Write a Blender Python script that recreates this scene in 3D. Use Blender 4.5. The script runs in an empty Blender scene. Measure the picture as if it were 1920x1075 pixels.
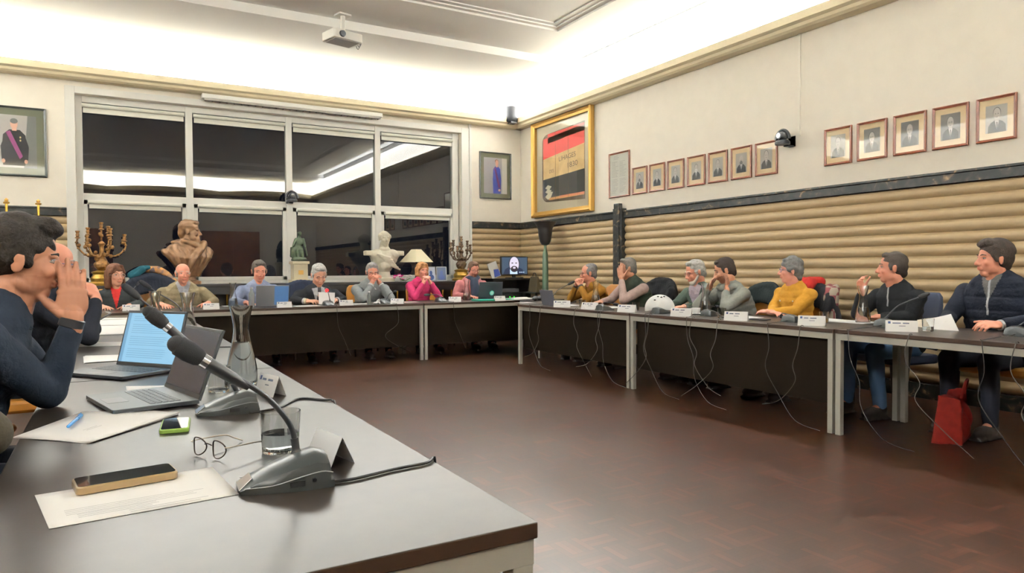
import bpy, math, random
import numpy as np
from mathutils import Matrix, Vector
random.seed(4)
PI = math.pi
SC = bpy.context.scene
COL = SC.collection
# ------------------------------------------------------------------ camera
W_, H_ = 1920.0, 1075.0
CZ, YAW, PITCH, ROLL, FPX = 1.1673, 30.046, -1.354, -0.314, 1304.42
def cam_axes():
    y, p, r = map(math.radians, (YAW, PITCH, ROLL))
    F = np.array([math.sin(y)*math.cos(p), math.cos(y)*math.cos(p), math.sin(p)])
    R = np.array([math.cos(y), -math.sin(y), 0.0]); U = np.cross(R, F)
    return math.cos(r)*R+math.sin(r)*U, -math.sin(r)*R+math.cos(r)*U, F
CR, CU, CF = cam_axes(); CO = np.array([0, 0, CZ])
cam_d = bpy.data.cameras.new('camera'); cam = bpy.data.objects.new('camera', cam_d); COL.objects.link(cam)
cam_d.sensor_fit = 'HORIZONTAL'; cam_d.sensor_width = 36; cam_d.lens = FPX/W_*36; cam_d.clip_start = .05; cam_d.clip_end = 60
cam.matrix_world = Matrix(((CR[0], CU[0], -CF[0], 0), (CR[1], CU[1], -CF[1], 0), (CR[2], CU[2], -CF[2], CZ), (0, 0, 0, 1)))
SC.camera = cam
def ray(u, v): return CF+CR*(u-W_/2)/FPX-CU*(v-H_/2)/FPX
def onZ(u, v, z=.74):
    d = ray(u, v); return CO+d*((z-CZ)/d[2])
def onY(u, v, y):
    d = ray(u, v); return CO+d*(y/d[1])
def onX(u, v, x):
    d = ray(u, v); return CO+d*(x/d[0])
def atD(u, v, dep): return CO+ray(u, v)*dep
# ------------------------------------------------------------------ world, lights, exposure
world = bpy.data.worlds.new('night'); SC.world = world; world.use_nodes = True
world.node_tree.nodes['Background'].inputs[0].default_value = (.004, .005, .009, 1)
world.node_tree.nodes['Background'].inputs[1].default_value = 1
SC.view_settings.view_transform = 'Standard'; SC.view_settings.look = 'None'
SC.view_settings.gamma = 1; SC.view_settings.use_curve_mapping = False
SC.view_settings.exposure = 0.36
SC.cycles.use_denoising = True
SC.cycles.max_bounces = 10; SC.cycles.diffuse_bounces = 6; SC.cycles.glossy_bounces = 5; SC.cycles.transmission_bounces = 8; SC.cycles.transparent_max_bounces = 12
SC.cycles.caustics_reflective = False; SC.cycles.caustics_refractive = False
SC.cycles.sample_clamp_indirect = 8
XR, YB, XL, YN = 6.32, 10.6, -3.2, -3.2      # right wall, back wall, left wall, near wall
ZC = 3.63                                     # underside of the cove cornice
COVE = 400.0
def cove_light(name, loc, sx, sy, tilt):
    l = bpy.data.lights.new(name, 'AREA'); l.shape = 'RECTANGLE'; l.size = sx; l.size_y = sy
    l.energy = COVE*max(sx, sy)*.5; l.color = (.90, .95, 1.0)
    o = bpy.data.objects.new(name, l); COL.objects.link(o); o.location = loc
    o.rotation_euler = (PI+tilt[0], tilt[1], 0)
    return o
ti = math.radians(58)
cove_light('cove_tube_light', (1.5, YB-.11, 3.79), 9.2, .06, (-ti, 0))
cove_light('cove_tube_light', (1.5, YN+.11, 3.79), 9.2, .06, (ti, 0))
cove_light('cove_tube_light', (XR-.11, 3.7, 3.79), .06, 13.4, (0, ti))
cove_light('cove_tube_light', (XL+.11, 3.7, 3.79), .06, 13.4, (0, -ti))
# ------------------------------------------------------------------ materials
def lin(c, q=1.0):
    c = [x*q for x in c]
    r = []
    for x in c:
        x = x/255.0; r.append(x/12.92 if x <= .04045 else ((x+.055)/1.055)**2.4)
    return (*r, 1)
MATS = {}
def mat(name, rgb=(128, 128, 128), rough=.6, metal=0, emit=None, es=1, trans=0, ior=1.45, var=0, vscale=20, bump=0, bscale=60, coat=0, sheen=0, spec=.5, alpha=1):
    if name in MATS: return MATS[name]
    m = bpy.data.materials.new(name); m.use_nodes = True; nt = m.node_tree; b = nt.nodes['Principled BSDF']
    if name.startswith(('cloth_', 'hair_', 'trousers_', 'scarf')): rgb = [x*.80 for x in rgb]
    b.inputs['Base Color'].default_value = lin(rgb); b.inputs['Roughness'].default_value = rough; b.inputs['Metallic'].default_value = metal
    b.inputs['IOR'].default_value = ior; b.inputs['Transmission Weight'].default_value = trans
    b.inputs['Coat Weight'].default_value = coat; b.inputs['Sheen Weight'].default_value = sheen
    b.inputs['Specular IOR Level'].default_value = spec; b.inputs['Alpha'].default_value = alpha
    if emit: b.inputs['Emission Color'].default_value = lin(emit); b.inputs['Emission Strength'].default_value = es
    if var or bump:
        tc = nt.nodes.new('ShaderNodeTexCoord')
    if var:
        n = nt.nodes.new('ShaderNodeTexNoise'); n.inputs['Scale'].default_value = vscale; n.inputs['Detail'].default_value = 5
        nt.links.new(tc.outputs['Object'], n.inputs['Vector'])
        cr = nt.nodes.new('ShaderNodeValToRGB'); c = lin(rgb)
        cr.color_ramp.elements[0].position = .3; cr.color_ramp.elements[1].position = .7
        cr.color_ramp.elements[0].color = (*[x*(1-var) for x in c[:3]], 1); cr.color_ramp.elements[1].color = (*[min(1, x*(1+var)) for x in c[:3]], 1)
        nt.links.new(n.outputs['Fac'], cr.inputs['Fac']); nt.links.new(cr.outputs['Color'], b.inputs['Base Color'])
    if bump:
        n = nt.nodes.new('ShaderNodeTexNoise'); n.inputs['Scale'].default_value = bscale; n.inputs['Detail'].default_value = 4
        nt.links.new(tc.outputs['Object'], n.inputs['Vector'])
        bp = nt.nodes.new('ShaderNodeBump'); bp.inputs['Strength'].default_value = bump; bp.inputs['Distance'].default_value = .01
        nt.links.new(n.outputs['Fac'], bp.inputs['Height']); nt.links.new(bp.outputs['Normal'], b.inputs['Normal'])
    MATS[name] = m; return m
def nodes_of(m): return m.node_tree, m.node_tree.nodes['Principled BSDF']
M_wall = mat('cream_wall_paint', (235, 230, 220), .75, var=.02, vscale=6)
M_ceil = mat('white_ceiling_paint', (242, 242, 240), .85)
M_cornice = mat('cream_cornice_paint', (208, 196, 166), .6)
M_roll = mat('tan_padded_roll', (160, 139, 107), .5, var=.04, vscale=14)
M_marble = mat('black_marble', (38, 38, 38), .45, spec=.2)
nt, b = nodes_of(M_marble)
tc = nt.nodes.new('ShaderNodeTexCoord'); n = nt.nodes.new('ShaderNodeTexNoise'); n.inputs['Scale'].default_value = 9; n.inputs['Detail'].default_value = 9; n.inputs['Distortion'].default_value = 1.6
nt.links.new(tc.outputs['Object'], n.inputs['Vector']); cr = nt.nodes.new('ShaderNodeValToRGB')
cr.color_ramp.elements[0].position = .45; cr.color_ramp.elements[0].color = lin((26, 28, 27)); cr.color_ramp.elements[1].position = .74; cr.color_ramp.elements[1].color = lin((130, 108, 84))
e = cr.color_ramp.elements.new(.6); e.color = lin((46, 44, 40))
nt.links.new(n.outputs['Fac'], cr.inputs['Fac']); nt.links.new(cr.outputs['Color'], b.inputs['Base Color'])
M_white = mat('white_painted_frame', (224, 224, 220), .45)
M_blind = mat('white_roller_blind', (214, 214, 204), .7)
# parquet
M_floor = mat('parquet_floor', (75, 45, 32), .3, spec=.25)
nt, b = nodes_of(M_floor); L = nt.links.new
def nd(t, **k):
    x = nt.nodes.new(t)
    for a, v in k.items(): setattr(x, a, v)
    return x
def mth(op, a, bb=None, c=None):
    x = nd('ShaderNodeMath', operation=op)
    for i, q in enumerate((a, bb, c)):
        if q is None: continue
        if isinstance(q, (int, float)): x.inputs[i].default_value = q
        else: L(q, x.inputs[i])
    return x.outputs[0]
geo = nd('ShaderNodeNewGeometry'); sp = nd('ShaderNodeSeparateXYZ')
L(geo.outputs['Position'], sp.inputs[0])
TS = .145
tx = mth('DIVIDE', sp.outputs['X'], TS); ty = mth('DIVIDE', sp.outputs['Y'], TS)
fx = mth('FLOOR', tx); fy = mth('FLOOR', ty)
par = mth('MODULO', mth('ADD', mth('ADD', fx, fy), 200), 2)
sel = mth('ADD', mth('MULTIPLY', tx, par), mth('MULTIPLY', ty, mth('SUBTRACT', 1, par)))
sl = mth('MULTIPLY', sel, 5); sf = mth('FLOOR', sl); fr = mth('SUBTRACT', sl, sf)
gap = mth('LESS_THAN', mth('MINIMUM', fr, mth('SUBTRACT', 1, fr)), .05)
gx = mth('FRACT', tx); gy = mth('FRACT', ty)
ge = mth('MINIMUM', mth('MINIMUM', gx, mth('SUBTRACT', 1, gx)), mth('MINIMUM', gy, mth('SUBTRACT', 1, gy)))
gap2 = mth('MAXIMUM', gap, mth('LESS_THAN', ge, .012))
cb = nd('ShaderNodeCombineXYZ'); L(fx, cb.inputs[0]); L(fy, cb.inputs[1]); L(sf, cb.inputs[2])
wn = nd('ShaderNodeTexWhiteNoise', noise_dimensions='3D'); L(cb.outputs[0], wn.inputs['Vector'])
cr = nd('ShaderNodeValToRGB'); L(wn.outputs['Value'], cr.inputs['Fac'])
cr.color_ramp.elements[0].color = lin((44, 28, 19)); cr.color_ramp.elements[1].color = lin((72, 42, 29))
e = cr.color_ramp.elements.new(.4); e.color = lin((50, 32, 22)); e = cr.color_ramp.elements.new(.8); e.color = lin((59, 36, 25))
nz = nd('ShaderNodeTexNoise'); nz.inputs['Scale'].default_value = 1.2; L(geo.outputs['Position'], nz.inputs['Vector'])
mx = nd('ShaderNodeMixRGB', blend_type='MULTIPLY'); mx.inputs['Fac'].default_value = 1
cr2 = nd('ShaderNodeValToRGB'); L(nz.outputs['Fac'], cr2.inputs['Fac']); cr2.color_ramp.elements[0].color = (.8, .8, .8, 1); cr2.color_ramp.elements[1].color = (1.15, 1.15, 1.15, 1)
L(cr.outputs['Color'], mx.inputs[1]); L(cr2.outputs['Color'], mx.inputs[2])
mx2 = nd('ShaderNodeMixRGB'); L(mth('MULTIPLY', gap2, .4), mx2.inputs['Fac']); L(mx.outputs[0], mx2.inputs[1]); mx2.inputs[2].default_value = lin((30, 20, 14))
L(mx2.outputs[0], b.inputs['Base Color'])
ro = mth('ADD', mth('MULTIPLY', nz.outputs['Fac'], .10), mth('MULTIPLY', wn.outputs['Value'], .02)); L(mth('ADD', ro, .25), b.inputs['Roughness'])
# table laminate
M_top = mat('brown_laminate_top', (39, 33, 28), .34, var=.22, vscale=16, spec=.42)
M_edge = mat('dark_brown_edge', (42, 28, 19), .5, spec=.2)
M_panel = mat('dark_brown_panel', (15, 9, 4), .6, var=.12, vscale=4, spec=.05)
M_steel = mat('grey_painted_steel', (150, 147, 138), .4)
M_paper = mat('white_paper', (238, 238, 240), .7)
M_ink = mat('grey_print', (150, 152, 160), .8)
M_blueink = mat('dark_blue_emblem', (42, 62, 110), .7)
M_black = mat('black_plastic', (24, 25, 27), .42)
M_grey = mat('dark_grey_plastic', (66, 68, 70), .38)
M_lgrey = mat('silver_plastic', (138, 139, 140), .35, metal=.2)
M_chrome = mat('chrome', (205, 206, 210), .15, metal=1)
M_cable = mat('dark_cable', (34, 33, 32), .5)
M_glass = mat('clear_glass', (250, 252, 252), .02, trans=1, ior=1.45)
M_water = mat('water', (235, 240, 240), .0, trans=1, ior=1.33)
M_amber = mat('amber_leather', (158, 104, 36), .45, var=.1, vscale=10)
M_navyc = mat('navy_upholstery', (38, 46, 66), .8)
M_wood = mat('varnished_wood', (150, 98, 48), .35, var=.15, vscale=12)
M_dwood = mat('dark_wood', (40, 28, 22), .4, var=.2, vscale=12)
M_mah = mat('mahogany_frame', (98, 50, 30), .35, var=.2, vscale=30)
M_gold = mat('gilt', (176, 138, 70), .38, metal=.6)
M_brass = mat('polished_brass', (215, 175, 80), .25, metal=.9)
M_bronze = mat('brown_bronze', (112, 84, 60), .42, metal=.45, var=.3, vscale=9, bump=.3, bscale=20)
M_green_br = mat('green_bronze', (52, 62, 44), .45, metal=.4, var=.3, vscale=30)
M_candel = mat('dark_gilt_bronze', (112, 80, 42), .45, metal=.6, var=.4, vscale=40)
M_plaster = mat('marble_white', (196, 190, 172), .5, var=.06, vscale=12)
M_pane = bpy.data.materials.new('night_window_glass'); M_pane.use_nodes = True
nt = M_pane.node_tree; nt.nodes.clear(); o_ = nt.nodes.new('ShaderNodeOutputMaterial'); mi = nt.nodes.new('ShaderNodeMixShader'); tr = nt.nodes.new('ShaderNodeBsdfTransparent'); gl = nt.nodes.new('ShaderNodeBsdfGlossy'); fn = nt.nodes.new('ShaderNodeFresnel'); ma = nt.nodes.new('ShaderNodeMath')
gl.inputs['Roughness'].default_value = .0; tr.inputs[0].default_value = (.8, .82, .82, 1); fn.inputs['IOR'].default_value = 1.5; ma.operation = 'MULTIPLY_ADD'; ma.inputs[1].default_value = 1.6; ma.inputs[2].default_value = .05
ge_ = nt.nodes.new('ShaderNodeNewGeometry'); m3 = nt.nodes.new('ShaderNodeMath'); m3.operation = 'SUBTRACT'; m3.inputs[0].default_value = 1; nt.links.new(ge_.outputs['Backfacing'], m3.inputs[1]); m4 = nt.nodes.new('ShaderNodeMath'); m4.operation = 'MULTIPLY'; nt.links.new(ma.outputs[0], m4.inputs[0]); nt.links.new(m3.outputs[0], m4.inputs[1])
nt.links.new(fn.outputs[0], ma.inputs[0]); nt.links.new(m4.outputs[0], mi.inputs[0]); nt.links.new(tr.outputs[0], mi.inputs[1]); nt.links.new(gl.outputs[0], mi.inputs[2]); nt.links.new(mi.outputs[0], o_.inputs[0])
# picture glass: clear with a faint reflection
M_pglass = bpy.data.materials.new('picture_glass'); M_pglass.use_nodes = True
nt = M_pglass.node_tree; nt.nodes.clear(); o_ = nt.nodes.new('ShaderNodeOutputMaterial'); mi = nt.nodes.new('ShaderNodeMixShader'); tr = nt.nodes.new('ShaderNodeBsdfTransparent'); gl = nt.nodes.new('ShaderNodeBsdfGlossy'); fn = nt.nodes.new('ShaderNodeFresnel')
gl.inputs['Roughness'].default_value = .01; fn.inputs['IOR'].default_value = 1.5
ge_ = nt.nodes.new('ShaderNodeNewGeometry'); m3 = nt.nodes.new('ShaderNodeMath'); m3.operation = 'SUBTRACT'; m3.inputs[0].default_value = 1; nt.links.new(ge_.outputs['Backfacing'], m3.inputs[1]); m4 = nt.nodes.new('ShaderNodeMath'); m4.operation = 'MULTIPLY'; nt.links.new(fn.outputs[0], m4.inputs[0]); nt.links.new(m3.outputs[0], m4.inputs[1])
nt.links.new(m4.outputs[0], mi.inputs[0]); nt.links.new(tr.outputs[0], mi.inputs[1]); nt.links.new(gl.outputs[0], mi.inputs[2]); nt.links.new(mi.outputs[0], o_.inputs[0])
def skin_mat(name, rgb):
    m = mat(name, rgb, .5); nt, b = nodes_of(m)
    a = nt.nodes.new('ShaderNodeAttribute'); a.attribute_name = 'tone'
    mx = nt.nodes.new('ShaderNodeMixRGB'); mx.blend_type = 'MULTIPLY'; mx.inputs[0].default_value = 1; mx.inputs[1].default_value = lin(rgb)
    nt.links.new(a.outputs['Color'], mx.inputs[2]); nt.links.new(mx.outputs[0], b.inputs['Base Color'])
    b.inputs['Subsurface Weight'].default_value = .0
    return m
# ------------------------------------------------------------------ mesh helper
def rz(a): c, s = math.cos(a), math.sin(a); return np.array([[c, -s, 0], [s, c, 0], [0, 0, 1.0]])
def rx(a): c, s = math.cos(a), math.sin(a); return np.array([[1, 0, 0], [0, c, -s], [0, s, c]])
def ry(a): c, s = math.cos(a), math.sin(a); return np.array([[c, 0, s], [0, 1, 0], [-s, 0, c]])
def V(*a): return np.array(a, float)
def unit(v): v = np.asarray(v, float); return v/(np.linalg.norm(v)+1e-12)
def frame_of(d):
    d = unit(d); a = V(0, 0, 1) if abs(d[2]) < .9 else V(1, 0, 0)
    x = unit(np.cross(a, d)); y = np.cross(d, x); return np.array([x, y, d]).T
class Soup:
    def __init__(s, R=None, t=(0, 0, 0)):
        s.v = []; s.f = []; s.m = []; s.R = np.eye(3) if R is None else np.asarray(R); s.t = np.asarray(t, float); s.n = 0
    def add(s, v, f, m=0):
        v = np.asarray(v, float)@s.R.T+s.t
        s.v.append(v); s.f += [tuple(i+s.n for i in q) for q in f]; s.m += [m]*len(f); s.n += len(v); return s
    def ell(s, c, r, R=None, nu=16, nv=10, m=0):
        if np.isscalar(r): r = (r, r, r)
        v = [(0, 0, 1)]
        for i in range(1, nv):
            th = PI*i/nv
            for j in range(nu):
                ph = 2*PI*j/nu; v.append((math.sin(th)*math.cos(ph), math.sin(th)*math.sin(ph), math.cos(th)))
        v.append((0, 0, -1)); v = np.array(v)*np.array(r)
        if R is not None: v = v@np.asarray(R).T
        f = [(0, 1+j, 1+(j+1) % nu) for j in range(nu)]
        for i in range(nv-2):
            for j in range(nu):
                a = 1+i*nu+j; b_ = 1+i*nu+(j+1) % nu; f.append((a, a+nu, b_+nu, b_))
        l = len(v)-1; base = 1+(nv-2)*nu
        f += [(base+j, l, base+(j+1) % nu) for j in range(nu)]
        return s.add(v+np.asarray(c, float), f, m)
    def tube(s, pts, r, n=8, m=0, cap=True):
        pts = [np.asarray(p, float) for p in pts]; k = len(pts)
        rs = [r]*k if np.isscalar(r) else list(r)
        v = []; prev = None
        for i, p in enumerate(pts):
            d = unit(pts[min(i+1, k-1)]-pts[max(i-1, 0)])
            if prev is None: F_ = frame_of(d); x = F_[:, 0]
            else: x = unit(prev-d*np.dot(prev, d))
            y = np.cross(d, x); prev = x
            for j in range(n):
                a = 2*PI*j/n; v.append(p+rs[i]*(x*math.cos(a)+y*math.sin(a)))
        f = []
        for i in range(k-1):
            for j in range(n):
                a = i*n+j; b_ = i*n+(j+1) % n; f.append((a, b_, b_+n, a+n))
        if cap: f.append(tuple(range(n-1, -1, -1))); f.append(tuple((k-1)*n+j for j in range(n)))
        return s.add(v, f, m)
    def cap(s, a, b, r1, r2, n=14, m=0):
        s.tube([a, b], [r1, r2], n, m); s.ell(a, r1, nu=n, nv=8, m=m); return s.ell(b, r2, nu=n, nv=8, m=m)
    def box(s, lo, hi, m=0, R=None, c=None):
        lo = np.asarray(lo, float); hi = np.asarray(hi, float)
        v = np.array([(x, y, z) for z in (lo[2], hi[2]) for y in (lo[1], hi[1]) for x in (lo[0], hi[0])])
        if R is not None:
            v = v@np.asarray(R).T
        if c is not None: v = v+np.asarray(c, float)
        return s.add(v, [(0, 2, 3, 1), (4, 5, 7, 6), (0, 1, 5, 4), (2, 6, 7, 3), (0, 4, 6, 2), (1, 3, 7, 5)], m)
    def rbox(s, lo, hi, r, m=0, seg=3, axis=2):
        # box with rounded corners around the z axis
        lo = np.asarray(lo, float); hi = np.asarray(hi, float); p = []
        for cx, cy, a0 in ((hi[0]-r, hi[1]-r, 0), (lo[0]+r, hi[1]-r, PI/2), (lo[0]+r, lo[1]+r, PI), (hi[0]-r, lo[1]+r, 1.5*PI)):
            for i in range(seg+1): a = a0+PI/2*i/seg; p.append((cx+r*math.cos(a), cy+r*math.sin(a)))
        return s.prism(p, lo[2], hi[2], m)
    def prism(s, poly, z0, z1, m=0):
        n = len(poly); v = [(x, y, z0) for x, y in poly]+[(x, y, z1) for x, y in poly]
        f = [tuple(range(n-1, -1, -1)), tuple(range(n, 2*n))]+[(i, (i+1) % n, (i+1) % n+n, i+n) for i in range(n)]
        return s.add(v, f, m)
    def ext(s, pts, d, m=0):
        # polygon in 3D extruded by d
        n = len(pts); p = np.array(pts, float); v = np.vstack([p, p+np.asarray(d, float)])
        return s.add(v, [tuple(range(n-1, -1, -1)), tuple(range(n, 2*n))]+[(i, (i+1) % n, (i+1) % n+n, i+n) for i in range(n)], m)
    def lathe(s, prof, c=(0, 0, 0), n=24, m=0, closed=False):
        v = []; k = len(prof)
        for z, r in prof:
            for j in range(n): a = 2*PI*j/n; v.append((r*math.cos(a)+c[0], r*math.sin(a)+c[1], z+c[2]))
        f = []
        for i in range(k-1+(1 if closed else 0)):
            i2 = (i+1) % k
            for j in range(n): f.append((i*n+j, i*n+(j+1) % n, i2*n+(j+1) % n, i2*n+j))
        if not closed: f += [tuple(range(n-1, -1, -1)), tuple((k-1)*n+j for j in range(n))]
        return s.add(v, f, m)
    def quad(s, a, b, c, d, m=0): return s.add([a, b, c, d], [(0, 1, 2, 3)], m)
    def mesh(s, name, mats, off=(0, 0, 0)):
        me = bpy.data.meshes.new(name); v = np.vstack(s.v)-np.asarray(off, float)
        me.from_pydata(v.tolist(), [], s.f)
        for q in (mats if isinstance(mats, (list, tuple)) else [mats]): me.materials.append(q)
        if any(s.m): me.polygons.foreach_set('material_index', s.m)
        return me
    def obj(s, name, mats, parent=None, smooth=False, bevel=0, loc=None, keep=False):
        # parent: vertices are world coordinates, parent sits unrotated at its own location
        if parent is None:
            off = (0, 0, 0) if loc is None else loc
        else: off = world_loc(parent)
        me = s.mesh(name, mats, off); o = bpy.data.objects.new(name, me); COL.objects.link(o)
        if parent is None: o.location = off
        else: o.parent = parent
        if smooth:
            me.polygons.foreach_set('use_smooth', [True]*len(me.polygons))
            if smooth != 2:
                me.set_sharp_from_angle(angle=math.radians(40))
        if bevel:
            bv = o.modifiers.new('bevel', 'BEVEL'); bv.width = bevel; bv.segments = 2; bv.limit_method = 'ANGLE'; bv.angle_limit = math.radians(40)
        me.update(); return o
def world_loc(o):
    t = V(0, 0, 0)
    while o: t = t+np.array(o.location); o = o.parent
    return t
def tag(o, label, cat, group=None, kind=None):
    o['label'] = label; o['category'] = cat
    if group: o['group'] = group
    if kind: o['kind'] = kind
    return o
def thing(name, loc, label, cat, group=None):
    o = bpy.data.objects.new(name, None); COL.objects.link(o); o.location = loc; o.empty_display_size = .1
    return tag(o, label, cat, group)
def struct(o): o['kind'] = 'structure'; return o
def dup(root, loc, rot, label, group=None):
    def cp(o, par):
        c = o.copy(); COL.objects.link(c); c.parent = par
        for ch in list(o.children): cp(ch, c)
        return c
    c = cp(root, None); c.location = loc; c.rotation_euler = (0, 0, rot); c['label'] = label
    if group: c['group'] = group
    return c
def spline(pts, n=6):
    P = [np.asarray(p, float) for p in pts]; out = []
    for i in range(len(P)-1):
        p0 = P[max(i-1, 0)]; p1 = P[i]; p2 = P[i+1]; p3 = P[min(i+2, len(P)-1)]
        for j in range(n):
            t = j/n; out.append(.5*((2*p1)+(-p0+p2)*t+(2*p0-5*p1+4*p2-p3)*t*t+(-p0+3*p1-3*p2+p3)*t**3))
    out.append(P[-1]); return out
def vox(s, size, smooth_it=3, noise=0, nfreq=40, seed=0, thin=None):
    me = s.mesh('tmp', []); o = bpy.data.objects.new('tmp', me); COL.objects.link(o)
    md = o.modifiers.new('r', 'REMESH'); md.mode = 'VOXEL'; md.voxel_size = size; md.adaptivity = 0
    if smooth_it: sm = o.modifiers.new('s', 'SMOOTH'); sm.factor = .5; sm.iterations = smooth_it
    dg = bpy.context.evaluated_depsgraph_get(); ev = o.evaluated_get(dg); m2 = ev.to_mesh()
    n = len(m2.vertices); v = np.empty(n*3); m2.vertices.foreach_get('co', v); v = v.reshape(-1, 3)
    nr = np.empty(n*3); m2.vertices.foreach_get('normal', nr); nr = nr.reshape(-1, 3)
    fl = [tuple(p.vertices) for p in m2.polygons]
    ev.to_mesh_clear(); bpy.data.objects.remove(o); bpy.data.meshes.remove(me)
    if noise:
        rg = np.random.RandomState(seed+11); h = np.zeros(n)
        for i in range(9):
            k = rg.normal(size=3); k = k/np.linalg.norm(k)*nfreq*(.5+1.6*rg.rand()); a = np.sin(v@k+rg.rand()*7+1.3*np.sin(v@rg.normal(size=3)*nfreq*.4)); h += a
        v = v+nr*(h/4*noise)[:, None]
    return v, fl, nr
def link_mesh(name, v, f, m, parent, smooth=True, tone=None):
    off = world_loc(parent) if parent is not None else V(0, 0, 0)
    me = bpy.data.meshes.new(name); me.from_pydata((v-off).tolist(), [], f); me.materials.append(m)
    if smooth: me.polygons.foreach_set('use_smooth', [True]*len(me.polygons))
    if tone is not None:
        at = me.attributes.new('tone', 'FLOAT_COLOR', 'POINT'); at.data.foreach_set('color', np.hstack([tone, np.ones((len(v), 1))]).ravel())
    o = bpy.data.objects.new(name, me); COL.objects.link(o)
    if parent is not None: o.parent = parent
    return o
def split(v, f, pred):
    # faces grouped by pred(face centres) -> dict name: (v, f)
    fc = np.array([v[list(q)].mean(axis=0) for q in f]); lab = pred(fc); out = {}
    for k in set(lab):
        fs = [q for q, l in zip(f, lab) if l == k]; idx = sorted({i for q in fs for i in q}); mp = {a: b_ for b_, a in enumerate(idx)}
        out[k] = (v[idx], [tuple(mp[i] for i in q) for q in fs])
    return out
# ------------------------------------------------------------------ the room
s = Soup(); s.box((XL-.3, YN-.3, -.1), (XR+.3, YB+.3, 0)); struct(s.obj('floor', M_floor))
# ceiling: soffit round the edge with a moulded recess in the middle
ZS = 4.2
rc = (-2.9, -1.4, 6.12, 8.65)
s = Soup()
s.box((XL-.3, YN-.3, ZS), (XR+.3, rc[1], 4.7)); s.box((XL-.3, rc[3], ZS), (XR+.3, YB+.3, 4.7))
s.box((XL-.3, rc[1], ZS), (rc[0], rc[3], 4.7)); s.box((rc[2], rc[1], ZS), (XR+.3, rc[3], 4.7))
for i, (d, z) in enumerate(((.0, 4.31), (.95, 4.335), (1.02, 4.35), (1.09, 4.365))):
    x0, y0, x1, y1 = rc[0]+d, rc[1]+d, rc[2]-d, rc[3]-d; e = (.95, .07, .07, 9)[i]
    if i < 3:
        s.box((x0, y0, z), (x1, y0+e, 4.7)); s.box((x0, y1-e, z), (x1, y1, 4.7)); s.box((x0, y0+e, z), (x0+e, y1-e, 4.7)); s.box((x1-e, y0+e, z), (x1, y1-e, 4.7))
    else: s.box((x0, y0, z), (x1, y1, 4.7))
struct(s.obj('ceiling', M_ceil))
WX0, WX1, WZ0, WZ1 = -.35, 5.15, .97, 3.47
s = Soup()
s.box((XL-.3, YB, 0), (WX0, YB+.3, ZS)); s.box((WX1, YB, 0), (XR+.3, YB+.3, ZS)); s.box((WX0, YB, 0), (WX1, YB+.3, WZ0)); s.box((WX0, YB, WZ1), (WX1, YB+.3, ZS))
struct(s.obj('wall_back', M_wall))
s = Soup(); s.box((XR, YN-.3, 0), (XR+.3, YB, ZS)); struct(s.obj('wall_right', M_wall))
s = Soup(); s.box((XL-.3, YN-.3, 0), (XL, YB, ZS)); struct(s.obj('wall_left', M_wall))
s = Soup(); s.box((XL, YN-.3, 0), (XR, YN, ZS)); struct(s.obj('wall_front', M_wall))
# cove cornice: a ledge with an upturned lip that hides the tubes
def cornice_seg(s, a, b, inward):
    prof = [(0, ZC), (.13, ZC), (.16, ZC+.02), (.17, ZC+.05), (.21, ZC+.07), (.22, ZC+.15), (.20, ZC+.155), (.18, ZC+.08), (0, ZC+.07)]
    a = V(*a, 0); b_ = V(*b, 0); inn = V(*inward, 0)
    n = len(prof); v = [a+inn*p+V(0, 0, z) for p, z in prof]+[b_+inn*p+V(0, 0, z) for p, z in prof]
    s.add(v, [tuple(range(n)), tuple(range(2*n-1, n-1, -1))]+[(i, i+n, (i+1) % n+n, (i+1) % n) for i in range(n)])
s = Soup(); cornice_seg(s, (XL, YB), (XR, YB), (0, -1)); struct(s.obj('trim_1', M_cornice))
s = Soup(); cornice_seg(s, (XR, YN), (XR, YB), (-1, 0)); struct(s.obj('trim_2', M_cornice))
s = Soup(); cornice_seg(s, (XL, YN), (XL, YB), (1, 0)); struct(s.obj('trim_3', M_cornice))
s = Soup()   # the far cornice behind the camera swells out in shallow bays
pl = [(XL, YN)]; k = 96
for i in range(k+1):
    x = XL+(XR-XL)*i/k; pl.append((x, YN+.22+.75*abs(math.sin(PI*(x-XL)/3.17))))
pl.append((XR, YN)); s.prism(pl[::-1], ZC, ZC+.05)
for i in range(k):
    xa, xb = XL+(XR-XL)*i/k, XL+(XR-XL)*(i+1)/k; za, zb = (ZC-.36*abs(math.sin(PI*(x-XL)/3.17))-.01 for x in (xa, xb))
    s.ext([(xa, YN+.20, ZC), (xb, YN+.20, ZC), (xb, YN+.20, zb), (xa, YN+.20, za)], (0, .02, 0))
for i in range(k):
    (xa, ya), (xb, yb_) = pl[1+i], pl[2+i]; s.ext([(xa, ya, ZC), (xb, yb_, ZC), (xb, yb_, ZC+.15), (xa, ya, ZC+.15)], (0, -.02, 0))
struct(s.obj('trim_4', M_cornice))
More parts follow.
